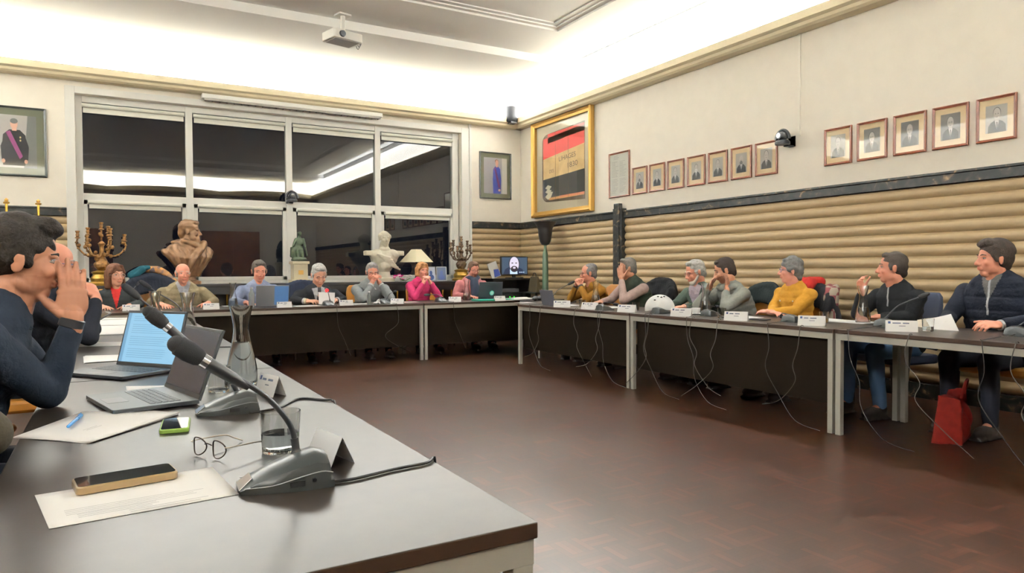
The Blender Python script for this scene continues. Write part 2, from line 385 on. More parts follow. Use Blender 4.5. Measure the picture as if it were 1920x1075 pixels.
# dado: black marble rail over horizontal padded rolls
ZD = 1.997
def rolls(name, a, b, inward):
    s = Soup(); a = V(*a, 0); b_ = V(*b, 0); inn = V(*inward, 0); P = .1035; z = 1.893
    prof = [(0, z)]
    while z > .16:
        for i in range(1, 10):
            t = i/10; prof.append((.006+.030*math.sin(PI*t)**.75, z-P*t))
        z -= P; prof.append((.004, z))
    prof.append((0, z)); n = len(prof)
    v = [a+inn*p+V(0, 0, q) for p, q in prof]+[b_+inn*p+V(0, 0, q) for p, q in prof]
    f = [(i, i+n, i+1+n, i+1) for i in range(n-1)]; s.add(v, f)
    o = struct(s.obj(name, M_roll)); o.data.polygons.foreach_set('use_smooth', [True]*len(o.data.polygons)); o.data.set_sharp_from_angle(angle=math.radians(50))
rolls('trim_5', (WX1+.18, YB), (XR, YB), (0, -1)); rolls('trim_6', (XL, YB), (WX0-.11, YB), (0, -1)); rolls('trim_7', (XR, YN), (XR, YB), (-1, 0)); rolls('trim_8', (XL, YN), (XL, YB), (1, 0))
def rail(name, lo, hi, ax):
    s = Soup(); s.box(lo, hi)
    l2, h2 = list(lo), list(hi); l2[2] = hi[2]-.022
    if ax == 'y': l2[1] -= .02
    elif ax == 'x': l2[0] -= .02
    else: h2[0] += .02
    s.box(l2, h2); struct(s.obj(name, M_marble, bevel=.004))
rail('trim_9', (WX1+.18, YB-.05, 1.893), (XR, YB, ZD), 'y'); rail('trim_10', (XL, YB-.05, 1.893), (WX0-.11, YB, ZD), 'y')
rail('trim_11', (XR-.05, YN, 1.893), (XR, YB, ZD), 'x'); rail('trim_12', (XL, YN, 1.893), (XL+.05, YB, ZD), '-')
s = Soup(); s.box((XR-.09, 7.69, 0), (XR, 7.89, 2.03)); s.box((XR-.11, 7.735, 0), (XR-.04, 7.845, 2.10)); struct(s.obj('trim_13', M_marble, bevel=.005))
for nm, lo, hi in (('baseboard_back', (XL, YB-.04, 0), (XR, YB, .13)), ('baseboard_right', (XR-.045, YN, 0), (XR, YB, .13)), ('baseboard_left', (XL, YN, 0), (XL+.045, YB, .13))):
    s = Soup(); s.box(lo, hi); struct(s.obj(nm, M_marble))
# near wall behind the camera (seen only mirrored in the night window): wooden doors and a pale panel
for i, (x0, x1, z1) in enumerate(((-1.9, .1, 2.5), (2.6, 4.4, 2.5))):
    s = Soup(); s.box((x0, YN, 0), (x1, YN+.05, z1)); s.box((x0+.1, YN+.05, .1), ((x0+x1)/2-.06, YN+.07, z1-.12)); s.box(((x0+x1)/2+.06, YN+.05, .1), (x1-.1, YN+.07, z1-.12))
    struct(s.obj('door_%d' % (i+1), mat('brown_door_wood', (112, 72, 36), .4, var=.2, vscale=5)))
# window
win = thing('window_1', (2.4, YB, 1), 'x', 'x'); del win['label']; del win['category']; win['kind'] = 'structure'
YP = YB+.12
s = Soup(); cs = .11
s.box((WX0-cs, YB-.035, 0), (WX0, YB, WZ1+.09)); s.box((WX1, YB-.035, 0), (WX1+.14, YB, WZ1+.09)); s.box((WX0, YB-.035, WZ1), (WX1, YB, WZ1+.09))
s.box((WX1+.14, YB-.05, 0), (WX1+.18, YB, ZC)); s.obj('window_casing', M_white, win, bevel=.004)
MX = [WX0, .99, 2.345, 3.72, WX1-.06]
s = Soup()
s.box((WX0, YP-.04, WZ0), (WX1, YP+.04, 1.05)); s.box((WX0, YP-.04, 2.11), (WX1, YP+.04, 2.205)); s.box((WX0, YP-.04, 3.385), (WX1, YP+.04, WZ1))
for i, x in enumerate((WX0+.02, .99, 2.345, 3.72, WX1-.07)):
    w = .045 if 0 < i < 4 else .055
    s.box((x-w, YP-.05, WZ0), (x+w, YP+.05, WZ1))
s.obj('window_frame', M_white, win, bevel=.004)
s = Soup(); s.box((WX0-.05, YB-.10, WZ0-.05), (WX1+.05, YP, WZ0)); s.obj('window_sill', M_white, win, bevel=.006)
xs = (WX0+.02, .99, 2.345, 3.72, WX1-.07)
for i in range(4):
    a, b_ = xs[i]+.045, xs[i+1]-.045
    s = Soup(); s.box((a, YP-.005, 2.2), (b_, YP+.005, 3.39)); s.obj('window_pane', M_pane, win)
    s = Soup(); s.box((a+.05, YP-.005, 1.09), (b_-.05, YP+.005, 2.02)); lowp = s
    s = Soup()
    for lo, hi in (((a-.01, YP-.045, 1.04), (a+.055, YP+.03, 2.12)), ((b_-.055, YP-.045, 1.04), (b_+.01, YP+.03, 2.12)), ((a, YP-.045, 2.06), (b_, YP+.03, 2.12)), ((a, YP-.045, 1.04), (b_, YP+.03, 1.095))): s.box(lo, hi)
    sash = s.obj('sash', M_white, win, bevel=.004); lowp.obj('window_pane', M_pane, sash)
    bl = thing('roller_blind', ((a+b_)/2, YP-.05, 3.3), 'rolled-up white blind across the top of the %s upper window pane' % ('leftmost', 'second', 'third', 'rightmost')[i], 'blind', 'blinds in the upper window panes')
    s = Soup(); s.tube([(a+.01, YP-.055, 3.345), (b_-.01, YP-.055, 3.345)], .028, 12); s.obj('roller', M_blind, bl, smooth=True)
    s = Soup(); s.box((a+.02, YP-.045, 3.262), (b_-.02, YP-.041, 3.345)); s.box((a+.02, YP-.052, 3.25), (b_-.02, YP-.036, 3.268)); s.obj('blind_cloth', M_blind, bl)
    bl = thing('roller_blind', ((a+b_)/2, YP-.05, 2.05), 'rolled-up white blind across the top of the %s lower window pane' % ('leftmost', 'second', 'third', 'rightmost')[i], 'blind', 'blinds in the lower window panes')
    s = Soup(); s.tube([(a+.06, YP-.07, 2.085), (b_-.06, YP-.07, 2.085)], .024, 12); s.obj('roller', M_blind, bl, smooth=True)
    s = Soup(); s.box((a+.07, YP-.062, 2.02), (b_-.07, YP-.058, 2.085)); s.box((a+.07, YP-.068, 2.005), (b_-.07, YP-.052, 2.022)); s.obj('blind_cloth', M_blind, bl)
# long grille unit over the window
t = thing('ventilation_unit', (2.43, YB-.1, 3.60), 'long slim white ventilation unit mounted above the window', 'heater')
s = Soup(); x0, x1 = 1.14, 3.73
s.box((x0, YB-.16, 3.56), (x1, YB-.035, 3.625)); s.obj('housing', M_white, t, bevel=.012)
s = Soup()
for i in range(3): s.box((x0+.03, YB-.155+.035*i, 3.535+.006*i), (x1-.03, YB-.135+.035*i, 3.56))
for i in range(27): x = x0+.04+i*(x1-x0-.1)/26; s.box((x, YB-.155, 3.535), (x+.012, YB-.06, 3.56))
s.obj('grille', mat('grey_grille', (150, 146, 138), .5), t)
# conduit on the right wall
s = Soup(); s.box((XR-.02, 4.84, 2.56), (XR, 4.865, ZC)); tag(s.obj('cable_conduit', mat('white_conduit', (236, 232, 222), .5), loc=(XR, 4.85, 2.56)), 'thin white vertical cable conduit running up the right wall', 'conduit')
# ------------------------------------------------------------------ tables
def table(lo, hi, axis, inner, panel, label, group):
    # axis: long axis; inner: side facing the hall ('x-', 'x+', 'y-')
    (x0, y0), (x1, y1) = lo, hi; c = ((x0+x1)/2, (y0+y1)/2, 0)
    t = thing('conference_table', c, label, 'table', group)
    s = Soup(); s.rbox((x0, y0, .7125), (x1, y1, .74), .004)
    me_top = s
    o = s.obj('tabletop', [M_top, M_edge], t, bevel=.002)
    for p in o.data.polygons: p.material_index = 0 if p.normal.z > .5 else 1
    s = Soup(); i = .006; w = .04
    for a, b_ in (((x0+i, y0+i), (x1-i, y0+i+w)), ((x0+i, y1-i-w), (x1-i, y1-i)), ((x0+i, y0+i+w), (x0+i+w, y1-i-w)), ((x1-i-w, y0+i+w), (x1-i, y1-i-w))):
        s.box((*a, .668), (*b_, .7125))
    s.obj('frame_rail', M_steel, t)
    for x in (x0+i, x1-i-w):
        for y in (y0+i, y1-i-w):
            s = Soup(); s.box((x, y, 0), (x+w, y+w, .668)); s.obj('leg', M_steel, t, bevel=.003)
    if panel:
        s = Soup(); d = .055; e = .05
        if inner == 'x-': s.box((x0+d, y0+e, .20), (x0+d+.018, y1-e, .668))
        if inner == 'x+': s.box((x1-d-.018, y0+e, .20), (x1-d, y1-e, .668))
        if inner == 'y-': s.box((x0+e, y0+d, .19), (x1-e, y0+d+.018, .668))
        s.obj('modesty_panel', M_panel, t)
    return t
TXR, TYB, TXL = 4.385, 8.41, .622
g = 'conference tables along the right side'
table((TXR, 5.305), (TXR+.83, 7.45), 'y', 'x-', True, 'dark table at the far end of the right row, by the man in mustard', g)
table((TXR, 3.09), (TXR+.83, 5.295), 'y', 'x-', True, 'dark conference table in the middle of the right row, white helmet on it', g)
table((TXR, .87), (TXR+.83, 3.08), 'y', 'x-', False, 'dark table at the near end of the right row, red bag beneath', g)
g = 'conference tables along the back'
table((-.90, TYB), (1.295, TYB+.83), 'x', 'y-', True, 'dark table at the left of the back row, by the long-haired woman', g)
table((1.305, TYB), (3.535, TYB+.83), 'x', 'y-', True, 'dark table in the middle of the back row, by the black-suited man', g)
table((3.545, TYB), (5.75, TYB+.83), 'x', 'y-', True, 'dark conference table at the right of the back row, green folder on it', g)
g = 'conference tables along the left side'
table((TXL-.83, .99), (TXL, 3.19), 'y', 'x+', True, 'brown conference table in the foreground with phone, laptop and microphones', g)
table((TXL-.83, 3.20), (TXL, 5.39), 'y', 'x+', True, 'brown conference table behind the bright blue laptop screen, papers strewn on it', g)
table((TXL-.83, 5.40), (TXL, 7.58), 'y', 'x+', True, 'brown conference table at the far end of the left row, meeting the back row', g)
t = thing('corner_table', (4.9, 7.95, 0), 'small wedge-shaped table filling the corner between back and right rows', 'table')
s = Soup(); s.prism([(4.42, 7.46), (5.2, 7.46), (5.6, 7.9), (5.6, 8.40), (4.985, 8.40)], .7125, .738)
o = s.obj('tabletop', [M_top, M_edge], t)
for p in o.data.polygons: p.material_index = 0 if p.normal.z > .5 else 1
for x, y in ((4.9, 7.75), (5.5, 8.3), (5.2, 7.6)):
    s = Soup(); s.box((x, y, 0), (x+.04, y+.04, .7125)); s.obj('leg', M_steel, t)
# ------------------------------------------------------------------ wall pictures
def figure(s, kind, P, w, h, rnd):
    # P(a, b, d): point on the picture; a across, b up (both -.5..5 of photo), d out of the wall. materials 1.. fixed
    def poly(pts, d, m): s.add([P(x, y, d) for x, y in pts], [tuple(range(len(pts)))], m)
    def disc(cx, cy, rx_, ry_, d, m, a0=0, a1=2*PI, n=18): poly([(cx+rx_*math.cos(a0+(a1-a0)*i/n), cy+ry_*math.sin(a0+(a1-a0)*i/n)) for i in range(n if a1-a0 > 6.2 else n+1)], d, m)
    o = rnd.uniform(-.05, .05); hy = .16+rnd.uniform(-.03, .04)
    poly([(-.5, -.5), (.5, -.5), (.5, .5), (-.5, .5)], .001, 0)
    poly([(-.42+o, -.5), (.42+o, -.5), (.40+o, -.24), (.26+o, -.12), (.10+o, -.06), (-.10+o, -.06), (-.27+o, -.13), (-.40+o, -.26)], .0015, 1)
    poly([(-.10+o, -.07), (.10+o, -.07), (.02+o, -.38), (-.01+o, -.38)], .002, 2)
    poly([(-.025+o, -.12), (.025+o, -.12), (.03+o, -.36), (-.01+o, -.38)], .0025, 1)
    poly([(-.09+o, -.10), (.09+o, -.10), (.08+o, .1), (-.08+o, .1)], .002, 3)
    disc(o, hy, .165, .215, .0025, 3)
    disc(o, hy+.035, .185, .205, .0022, rnd.choice((1, 4, 4, 3)))
    for q in (-.06, .06): disc(o+q, hy+.0, .028, .014, .0035, 4)
    poly([(o-.05, hy-.115), (o+.05, hy-.115), (o+.04, hy-.13), (o-.04, hy-.13)], .0035, 4)
    if kind == 1: disc(o, hy-.13, .13, .10, .0032, 4 if rnd.random() < .5 else 2)
    if kind == 2:
        for q in (-.06, .06):
            for k in range(10):
                a, b_ = 2*PI*k/10, 2*PI*(k+1)/10
                poly([(o+q+.05*math.cos(a), hy+.04*math.sin(a)), (o+q+.05*math.cos(b_), hy+.04*math.sin(b_)), (o+q+.042*math.cos(b_), hy+.033*math.sin(b_)), (o+q+.042*math.cos(a), hy+.033*math.sin(a))], .004, 1)
def picture(name, label, cat, group, c, w, h, wall, fw, fd, fm, matm, mw, kind, rnd, content=None):
    # wall 'r': right wall (faces -x), 'b': back wall (faces -y)
    def P0(a, b, d): return V(XR-d, c[0]-a, c[1]+b) if wall == 'r' else V(c[0]+a, YB-d, c[1]+b)
    loc = P0(0, 0, 0); t = thing(name, tuple(loc), label, cat, group)
    s = Soup()
    prof = [(0, .001), (0, fd*.8), (fw*.3, fd), (fw*.6, fd*.7), (fw, fd*.6), (fw, .001)]
    cs = [(-1, -1), (1, -1), (1, 1), (-1, 1)]; v = []
    for sx, sy in cs:
        for q, d in prof: v.append(P0(sx*(w/2-q), sy*(h/2-q), d))
    k = len(prof); f = []
    for i in range(4):
        for j in range(k): f.append((i*k+j, ((i+1) % 4)*k+j, ((i+1) % 4)*k+(j+1) % k, i*k+(j+1) % k))
    s.add(v, f); s.obj('frame', fm, t)
    iw, ih = w-2*fw, h-2*fw
    s = Soup(); s.ext([P0(-iw/2, -ih/2, .003), P0(iw/2, -ih/2, .003), P0(iw/2, ih/2, .003), P0(-iw/2, ih/2, .003)], P0(0, 0, .004)-P0(0, 0, 0)); s.obj('mat_board', matm, t)
    pw, ph = iw-2*mw[0], ih-2*mw[1]
    s = Soup(); P = lambda a, b, d: P0(a*pw, b*ph, .0072+d)
    if content: content(s, P, t)
    else:
        figure(s, kind, P, pw, ph, rnd); bg = rnd.choice(((178, 176, 172), (120, 118, 116), (200, 198, 194), (90, 90, 90)))
        s.obj('photograph', [mat('photo_ground_%d' % bg[0], bg, .5), mat('photo_black', (38, 40, 44), .5), mat('photo_white', (225, 224, 222), .5), mat('photo_pale', (196, 192, 188), .5), mat('photo_mid', (100, 98, 98), .5)], t)
    s = Soup(); e = .003; s.ext([P0(-iw/2, -ih/2, .013), P0(iw/2, -ih/2, .013), P0(iw/2, ih/2, .013), P0(-iw/2, ih/2, .013)][::(-1 if wall == 'b' else -1)], P0(0, 0, .0015)-P0(0, 0, 0)); s.obj('pane', M_pglass, t)
    return t
rnd = random.Random(7)
M_mount = mat('cream_mount', (222, 200, 162), .7)
g1 = 'framed black and white portraits on the right wall'
rows = [(1187, 1214, 'smallest-looking portrait beside the tall framed document, white-haired man in dark suit', 1), (1218, 1248, 'portrait second after the framed document, profile man on pale ground', 0), (1253, 1283, 'portrait third after the framed document, man on dark ground', 0), (1290, 1323, 'portrait fourth after the framed document, dark-bearded man with white shirt', 1), (1329, 1365, 'portrait fifth after the framed document, man on grey ground', 0), (1372, 1410, 'portrait sixth after the framed document, bearded man', 1), (1417, 1459, 'portrait just left of the black wall camera, bald man on grey ground', 0),
        (1547, 1598, 'portrait just right of the black wall camera, balding man in dark coat', 0), (1608, 1664, 'portrait second to the right of the black wall camera, man with glasses', 2), (1676, 1738, 'portrait in the middle of the right-hand five, man in glasses and tie', 2), (1750, 1816, 'portrait second from right, bald man with glasses, white shirt', 2), (1832, 1906, 'largest-looking portrait at the far right, man in black suit', 0)]
for u0, u1, lb, kd in rows:
    y0 = onX(u0, 300, XR)[1]; y1 = onX(u1, 300, XR)[1]
    picture('framed_portrait', 'mahogany-framed '+lb, 'picture', g1, ((y0+y1)/2, 2.387), .300, .368, 'r', .022, .022, M_mah, M_mount, (.047, .05), kd, rnd)
def doc(s, P, t):
    s.add([P(-.5, -.5, 0), P(.5, -.5, 0), P(.5, .5, 0), P(-.5, .5, 0)], [(0, 1, 2, 3)], 0)
    r = random.Random(3)
    for i in range(26):
        y = .46-.035*i; w = r.uniform(.2, .42)
        if i in (3, 15): continue
        for x0 in ((-.4, .02) if i > 2 else (-.3,)):
            s.add([P(x0, y, .0005), P(x0+w*.9, y, .0005), P(x0+w*.9, y-.012, .0005), P(x0, y-.012, .0005)], [(0, 1, 2, 3)], 1)
    s.obj('document', [mat('aged_paper', (212, 214, 206), .7), mat('faint_ink', (182, 184, 180), .8)], t)
picture('framed_document', 'tall narrow mahogany-framed document of small handwriting on the right wall', 'picture', None, (7.845, 2.52), .46, .64, 'r', .022, .022, M_mah, M_mount, (.002, .002), 0, rnd, doc)
# gilt frame with the old flag
def text(body, size, P, at, m, par, ang=0, bold=.0, sx=1):
    c = bpy.data.curves.new('t', 'FONT'); c.body = body; c.size = 1; c.align_x = 'CENTER'; c.align_y = 'CENTER'; c.offset = bold
    o = bpy.data.objects.new('t', c); COL.objects.link(o); dg = bpy.context.evaluated_depsgraph_get(); me = bpy.data.meshes.new_from_object(o.evaluated_get(dg))
    bpy.data.objects.remove(o)
    ca, sa = math.cos(ang), math.sin(ang)
    v = [P(at[0]+size*(sx*q.co.x*ca-q.co.y*sa), at[1]+size*(sx*q.co.x*sa+q.co.y*ca)) for q in me.vertices]
    f = [tuple(p.vertices) for p in me.polygons]; bpy.data.meshes.remove(me)
    s = Soup(); s.add(v, f); return s.obj('lettering', m, par)
def flag(s, P, t):
    def poly(pts, d, m): s.add([P(x, y, d) for x, y in pts], [tuple(range(len(pts)))], m)
    def rr(x0, y0, x1, y1, r, d, m):
        p = []
        for cx, cy, a in ((x1, y1-0, 0), (x0+r, y1-r, PI/2), (x0+r, y0+r, PI), (x1, y0, 0)):
            if a == 0: p.append((cx, cy))
            else: p += [(cx+r*math.cos(a+PI/2*i/8), cy+r*.75*math.sin(a+PI/2*i/8)) for i in range(9)]
        poly(p, d, m)
    rr(-.42, -.46, .44, .46, .12, 0, 1)
    def band(y0l, y0r, y1l, y1r, m, d=.001, x0=-.40, x1=.43): poly([(x0, y0l), (x1, y0r), (x1, y1r), (x0, y1l)], d, m)
    band(.12, .20, .38, .42, 2); band(.31, .35, .43, .44, 2, x0=-.30)
    band(-.14, -.10, .12, .20, 3); band(-.36, -.40, -.14, -.10, 4)
    band(-.41, -.405, -.38, -.37, 5, .0015, -.28, .43)
    for i in range(26): x = -.05+i*.0185; poly([(x, -.40), (x+.009, -.40), (x+.009, -.37), (x, -.37)], .002, 2)
    for q in (-.30, -.36, -.25): poly([(-.36, q), (-.30, q+.035), (-.22, q+.01), (-.27, q-.03), (-.33, q-.015)], .002, 6)
    poly([(-.35, -.37), (-.28, -.30), (-.19, -.31), (-.24, -.38), (-.30, -.40)], .0022, 6)
    for x in (-.14, .12): poly([(x, -.41), (x+.006, -.41), (x+.006, .44), (x, .44)], .0025, 1)
    t = s.obj('flag_cloth', [M_mount, mat('flag_edge', (92, 78, 62), .9), mat('flag_red', (178, 66, 62), .9, var=.12, vscale=5), mat('flag_tan', (196, 168, 120), .9, var=.12, vscale=6), mat('flag_black', (62, 64, 62), .9, var=.2, vscale=5), mat('flag_fringe', (196, 150, 96), .9), mat('flag_emblem', (206, 202, 180), .9)], t)
    Q = lambda a, b: P(a, b, .003)
    mt = mat('flag_lettering', (96, 84, 66), .9)
    text('LIHAGES', .085, Q, (.10, .085), mt, t, .05, 0, 1.05); text('DES', .06, Q, (-.22, -.05), mt, t, .05); text('1830', .09, Q, (.20, -.02), mt, t, .06, 0, 1.2)
picture('framed_flag', 'large gilt-framed old flag, red over tan over black, in the back right corner', 'picture', None, (9.285, 2.85), 1.70, 1.60, 'r', .09, .09, M_gold, mat('grey_mount', (190, 182, 160), .7), (.06, .06), 0, rnd, flag)
# two colour portraits on the back wall
def official(a):
    def f(s, P, t):
        def poly(pts, d, m): s.add([P(x, y, d) for x, y in pts], [tuple(range(len(pts)))], m)
        def disc(cx, cy, rx_, ry_, d, m, n=18): poly([(cx+rx_*math.cos(2*PI*i/n), cy+ry_*math.sin(2*PI*i/n)) for i in range(n)], d, m)
        poly([(-.5, -.5), (.5, -.5), (.5, .5), (-.5, .5)], 0, 0)
        if a == 0:
            poly([(.2, -.5), (.5, -.5), (.5, .5), (.3, .5)], .0004, 5)
            poly([(-.27, -.46), (.23, -.46), (.27, -.2), (.25, .12), (.12, .22), (-.12, .22), (-.26, .12), (-.30, -.2)], .001, 1)
            poly([(-.30, -.35), (-.2, -.35), (-.22, .1), (-.32, -.1)], .0012, 1); poly([(.2, -.35), (.3, -.35), (.32, -.1), (.24, .1)], .0012, 1)
            disc(-.01, .33, .085, .10, .0015, 2); disc(-.01, .385, .088, .05, .0017, 5); poly([(-.06, .2), (.05, .2), (.04, .28), (-.05, .28)], .0013, 2)
            poly([(-.2, .17), (-.1, .2), (.18, -.28), (.11, -.34)], .002, 3)
            for q in (-.26, .25): disc(q, -.38, .04, .04, .002, 2)
            disc(.13, .02, .02, .02, .0022, 4); disc(.13, .08, .02, .02, .0022, 4)
        else:
            poly([(.28, -.5), (.5, -.5), (.5, .5), (.28, .5)], .0004, 5)
            poly([(-.10, -.5), (.22, -.5), (.24, -.1), (.2, .2), (.12, .26), (-.02, .26), (-.10, .18), (-.12, -.1)], .001, 1)
            disc(.06, .36, .065, .085, .0015, 2); disc(.05, .405, .075, .055, .0012, 4); poly([(.02, .24), (.09, .24), (.085, .3), (.03, .3)], .0014, 2)
            poly([(-.06, .22), (.0, .22), (.2, -.32), (.13, -.34)], .002, 3); disc(.16, -.40, .05, .035, .0022, 2)
    
        s.obj('photograph', [mat('portrait_ground_%d' % a, ((186, 184, 184), (170, 170, 176))[a], .5), mat('portrait_coat_%d' % a, ((34, 34, 40), (44, 58, 140))[a], .6), mat('portrait_skin', (214, 168, 148), .6), mat('portrait_sash_%d' % a, ((140, 66, 120), (110, 40, 90))[a], .6), mat('portrait_detail_%d' % a, ((210, 196, 140), (120, 88, 60))[a], .6), mat('portrait_side_%d' % a, ((120, 124, 122), (206, 206, 200))[a], .6)], t)
    return f
M_gfr = mat('dark_green_frame', (44, 48, 44), .35); M_gmt = mat('olive_mount', (112, 116, 96), .7)
picture('framed_portrait', 'dark-framed colour portrait of a man in uniform with purple sash, left of window', 'picture', None, (-.99, 2.80), .66, .86, 'b', .025, .03, M_gfr, M_gmt, (.08, .08), 0, rnd, official(0))
picture('framed_portrait', 'green-framed colour portrait of a person in long blue dress, right of window', 'picture', None, (5.81, 2.80), .62, .80, 'b', .022, .03, M_gfr, M_gmt, (.06, .07), 0, rnd, official(1))
# cameras and speaker
def ptz(loc, R, label):
    t = thing('room_camera', loc, label, 'camera')
    s = Soup(R, loc); s.box((-.05, .0, -.06), (.05, .02, .06)); s.box((-.03, -.10, -.06), (.03, .0, -.045)); s.obj('bracket', M_black, t, bevel=.004)
    s = Soup(R, loc); s.lathe([(-.045, .075), (-.02, .078), (.0, .06)], (0, -.15, 0), 20); s.obj('base', M_black, t, smooth=True)
    s = Soup(R, loc)
    pts = [(.082*math.cos(a), -.15, .01+.095*math.sin(a)+.0) for a in np.linspace(0, PI, 12)]
    s.tube(pts, .018, 8); s.obj('yoke', M_black, t, smooth=True)
    s = Soup(R, loc); s.ell((0, -.15, .045), (.05, .055, .05)); s.tube([(0, -.18, .045), (0, -.215, .045)], [.04, .034], 16); s.obj('camera_head', M_grey, t, smooth=True)
    s = Soup(R, loc); s.tube([(0, -.216, .045), (0, -.219, .045)], .024, 16); s.obj('lens', mat('lens_glass', (10, 12, 18), .05, coat=1), t, smooth=True)
ptz((XR, 4.95, 2.52), rz(-PI/2), 'black domed conference camera on bracket on the right wall among the portraits')
ptz((2.345, YB+.06, 2.235), rz(0), 'black conference camera fixed to the middle of the window frame')
t = thing('loudspeaker', (6.02, 10.33, 3.70), 'small black cylindrical loudspeaker standing on the cornice in the corner', 'speaker')
s = Soup(); s.lathe([(3.70, .09), (3.72, .105), (3.95, .105), (3.97, .09)], (6.02, 10.40, 0), 24); s.obj('housing', mat('speaker_black', (20, 20, 22), .8, spec=.2), t, smooth=True)
s = Soup(); s.box((5.96, 10.30, 3.675), (6.08, 10.52, 3.702)); s.obj('foot', M_black, t)
# projector
t = thing('ceiling_projector', (2.8, 8.55, 4.2), 'white video projector hanging from the ceiling on a short mount', 'projector')
pc = atD(646, 72, 1); 
def ceilpt(u, v, z): return onZ(u, v, z)
pp = onY(642, 72, 8.45)
s = Soup(rz(.25), pp); s.rbox((-.20, -.15, -.05), (.20, .15, .055), .03); o = s.obj('housing', mat('white_projector_plastic', (222, 220, 214), .45), t, smooth=True, bevel=.008)
s = Soup(rz(.25), pp); s.tube([(-.09, -.151, 0), (-.09, -.175, 0)], [.04, .035], 20); s.obj('lens', M_black, t, smooth=True)
s = Soup(rz(.25), pp); s.box((-.16, -.12, -.056), (.16, .12, -.05)); s.obj('base_plate', mat('grey_projector_base', (140, 134, 128), .6), t)
zt = 4.31-pp[2]
s = Soup(rz(.25), pp); s.tube([(.02, .02, .05), (.02, .02, zt)], .028, 12); s.box((-.06, -.05, zt-.02), (.10, .09, zt)); s.box((-.04, -.04, .055), (.08, .08, .075)); s.obj('mount', mat('white_mount', (228, 226, 220), .5), t, smooth=True)
s = Soup(rz(.25), pp)
for k in range(3): s.tube(spline([(.2, -.02+.03*k, .0), (.25, -.01+.03*k, -.03-.02*k), (.27, .02, .03), (.2, .05, .07)], 5), .004, 6)
s.obj('cable', M_black, t)
# ------------------------------------------------------------------ console and the things standing under the window
t = thing('console_table', (2.5, 10.28, 0), 'long black console with brass balusters below the window', 'console')
M_bl = mat('black_lacquer', (26, 24, 24), .35)
s = Soup(); s.box((-.55, 10.02, .965), (5.30, 10.49, 1.0)); s.obj('console_top', M_bl, t, bevel=.005)
s = Soup(); s.box((-.5, 10.25, 0), (5.25, 10.47, .965)); s.box((-.52, 10.05, 0), (5.27, 10.47, .1)); s.box((-.52, 10.05, .86), (5.27, 10.47, .965)); s.obj('cabinet_body', M_bl, t)
for k in range(38):
    x = -.45+k*.152; s = Soup(); s.lathe([(.1, .018), (.2, .012), (.45, .02), (.7, .012), (.86, .018)], (x, 10.09, 0), 8); s.obj('baluster', M_brass, t, smooth=True)
def bust(name, label, c, w, h, m, kind):
    t = thing(name, c, label, 'bust'); s = Soup(None, c)
    if kind == 'bronze':
        s.lathe([(0, .15), (.04, .15), (.06, .09), (.16, .08), (.2, .1)], (0, 0, 0), 20); s.obj('socle', m, t, smooth=True)
        s = Soup(rz(.35), c)
        s.ell((0, .01, .36), (.20, .13, .20)); s.ell((0, .0, .47), (.26, .13, .10))
        for k in range(15):
            x = -.30+.3/7*k; q_ = (x/.30)**2; top_ = .53-.10*q_
            s.cap((x, -.03+.05*q_-.02*(k % 2), top_), (x*.80, -.10+.06*q_-.02*(k % 2), .36), .052, .050, 8); s.cap((x*.80, -.10+.06*q_-.02*(k % 2), .36), (x*.32, -.05-.02*(k % 2), .13), .050, .034, 8)
        s.cap((.16, -.10, .54), (-.02, -.17, .34), .05, .045); s.cap((-.02, -.17, .34), (-.06, -.12, .16), .045, .03)
        s.ell((0, .04, .56), (.22, .12, .05)); s.cap((0, .0, .54), (.01, -.01, .66), .10, .085); s.cap((-.10, -.06, .57), (.06, -.12, .52), .04, .035)
        RB = rz(PI+.9); hb = V(.01, -.03, .70); head_prims(s, hb, RB, 1.32)
        for o_b, r_b in (((0, -.03, .07), (.110, .125, .105)), ((0, -.09, -.01), (.09, .06, .10)), ((0, .07, -.10), (.06, .055, .075)), ((.055, .04, -.08), (.03, .05, .05)), ((-.055, .04, -.08), (.03, .05, .05)), ((0, .06, .12), (.07, .05, .035))): s.ell(hb+RB@V(*o_b), r_b, R=RB)
        v, f, _ = vox(s, .009, 2, .006, 45, 3); link_mesh('bust_figure', v, f, m, t)
    else:
        s.lathe([(0, .16), (.05, .16), (.07, .10), (.15, .085), (.2, .12)], (0, 0, 0), 24); s.obj('socle', m, t, smooth=True)
        s = Soup(None, c)
        s.ell((0, .0, .36), (.22, .13, .15)); s.ell((0, -.03, .25), (.13, .11, .10)); s.ell((-.12, -.01, .41), (.12, .11, .09)); s.ell((.12, -.01, .41), (.12, .11, .09))
        s.cap((0, 0, .42), (0, -.01, .58), .085, .065); s.ell((0, -.02, .50), (.09, .08, .04))
        for q in (-1, 1): s.box((q*.25-.055, -.07, .40), (q*.25+.055, .08, .47)); s.box((q*.2-.09, -.05, .44), (q*.2+.09, .06, .475))
        for k in range(6): s.cap((-.14+.04*k, -.12, .42-.035*k), (.05+.03*k, -.13, .36-.035*k), .016, .016, 8)
        head_prims(s, V(0, -.03, .655), rz(PI), 1.06); s.ell((0, -.01, .70), (.088, .105, .075)); 
        for q in (-1, 1): s.ell((q*.07, -.03, .69), (.03, .06, .045))
        v, f, _ = vox(s, .009, 2, .003, 50, 5); link_mesh('bust_figure', v, f, m, t)
    return t
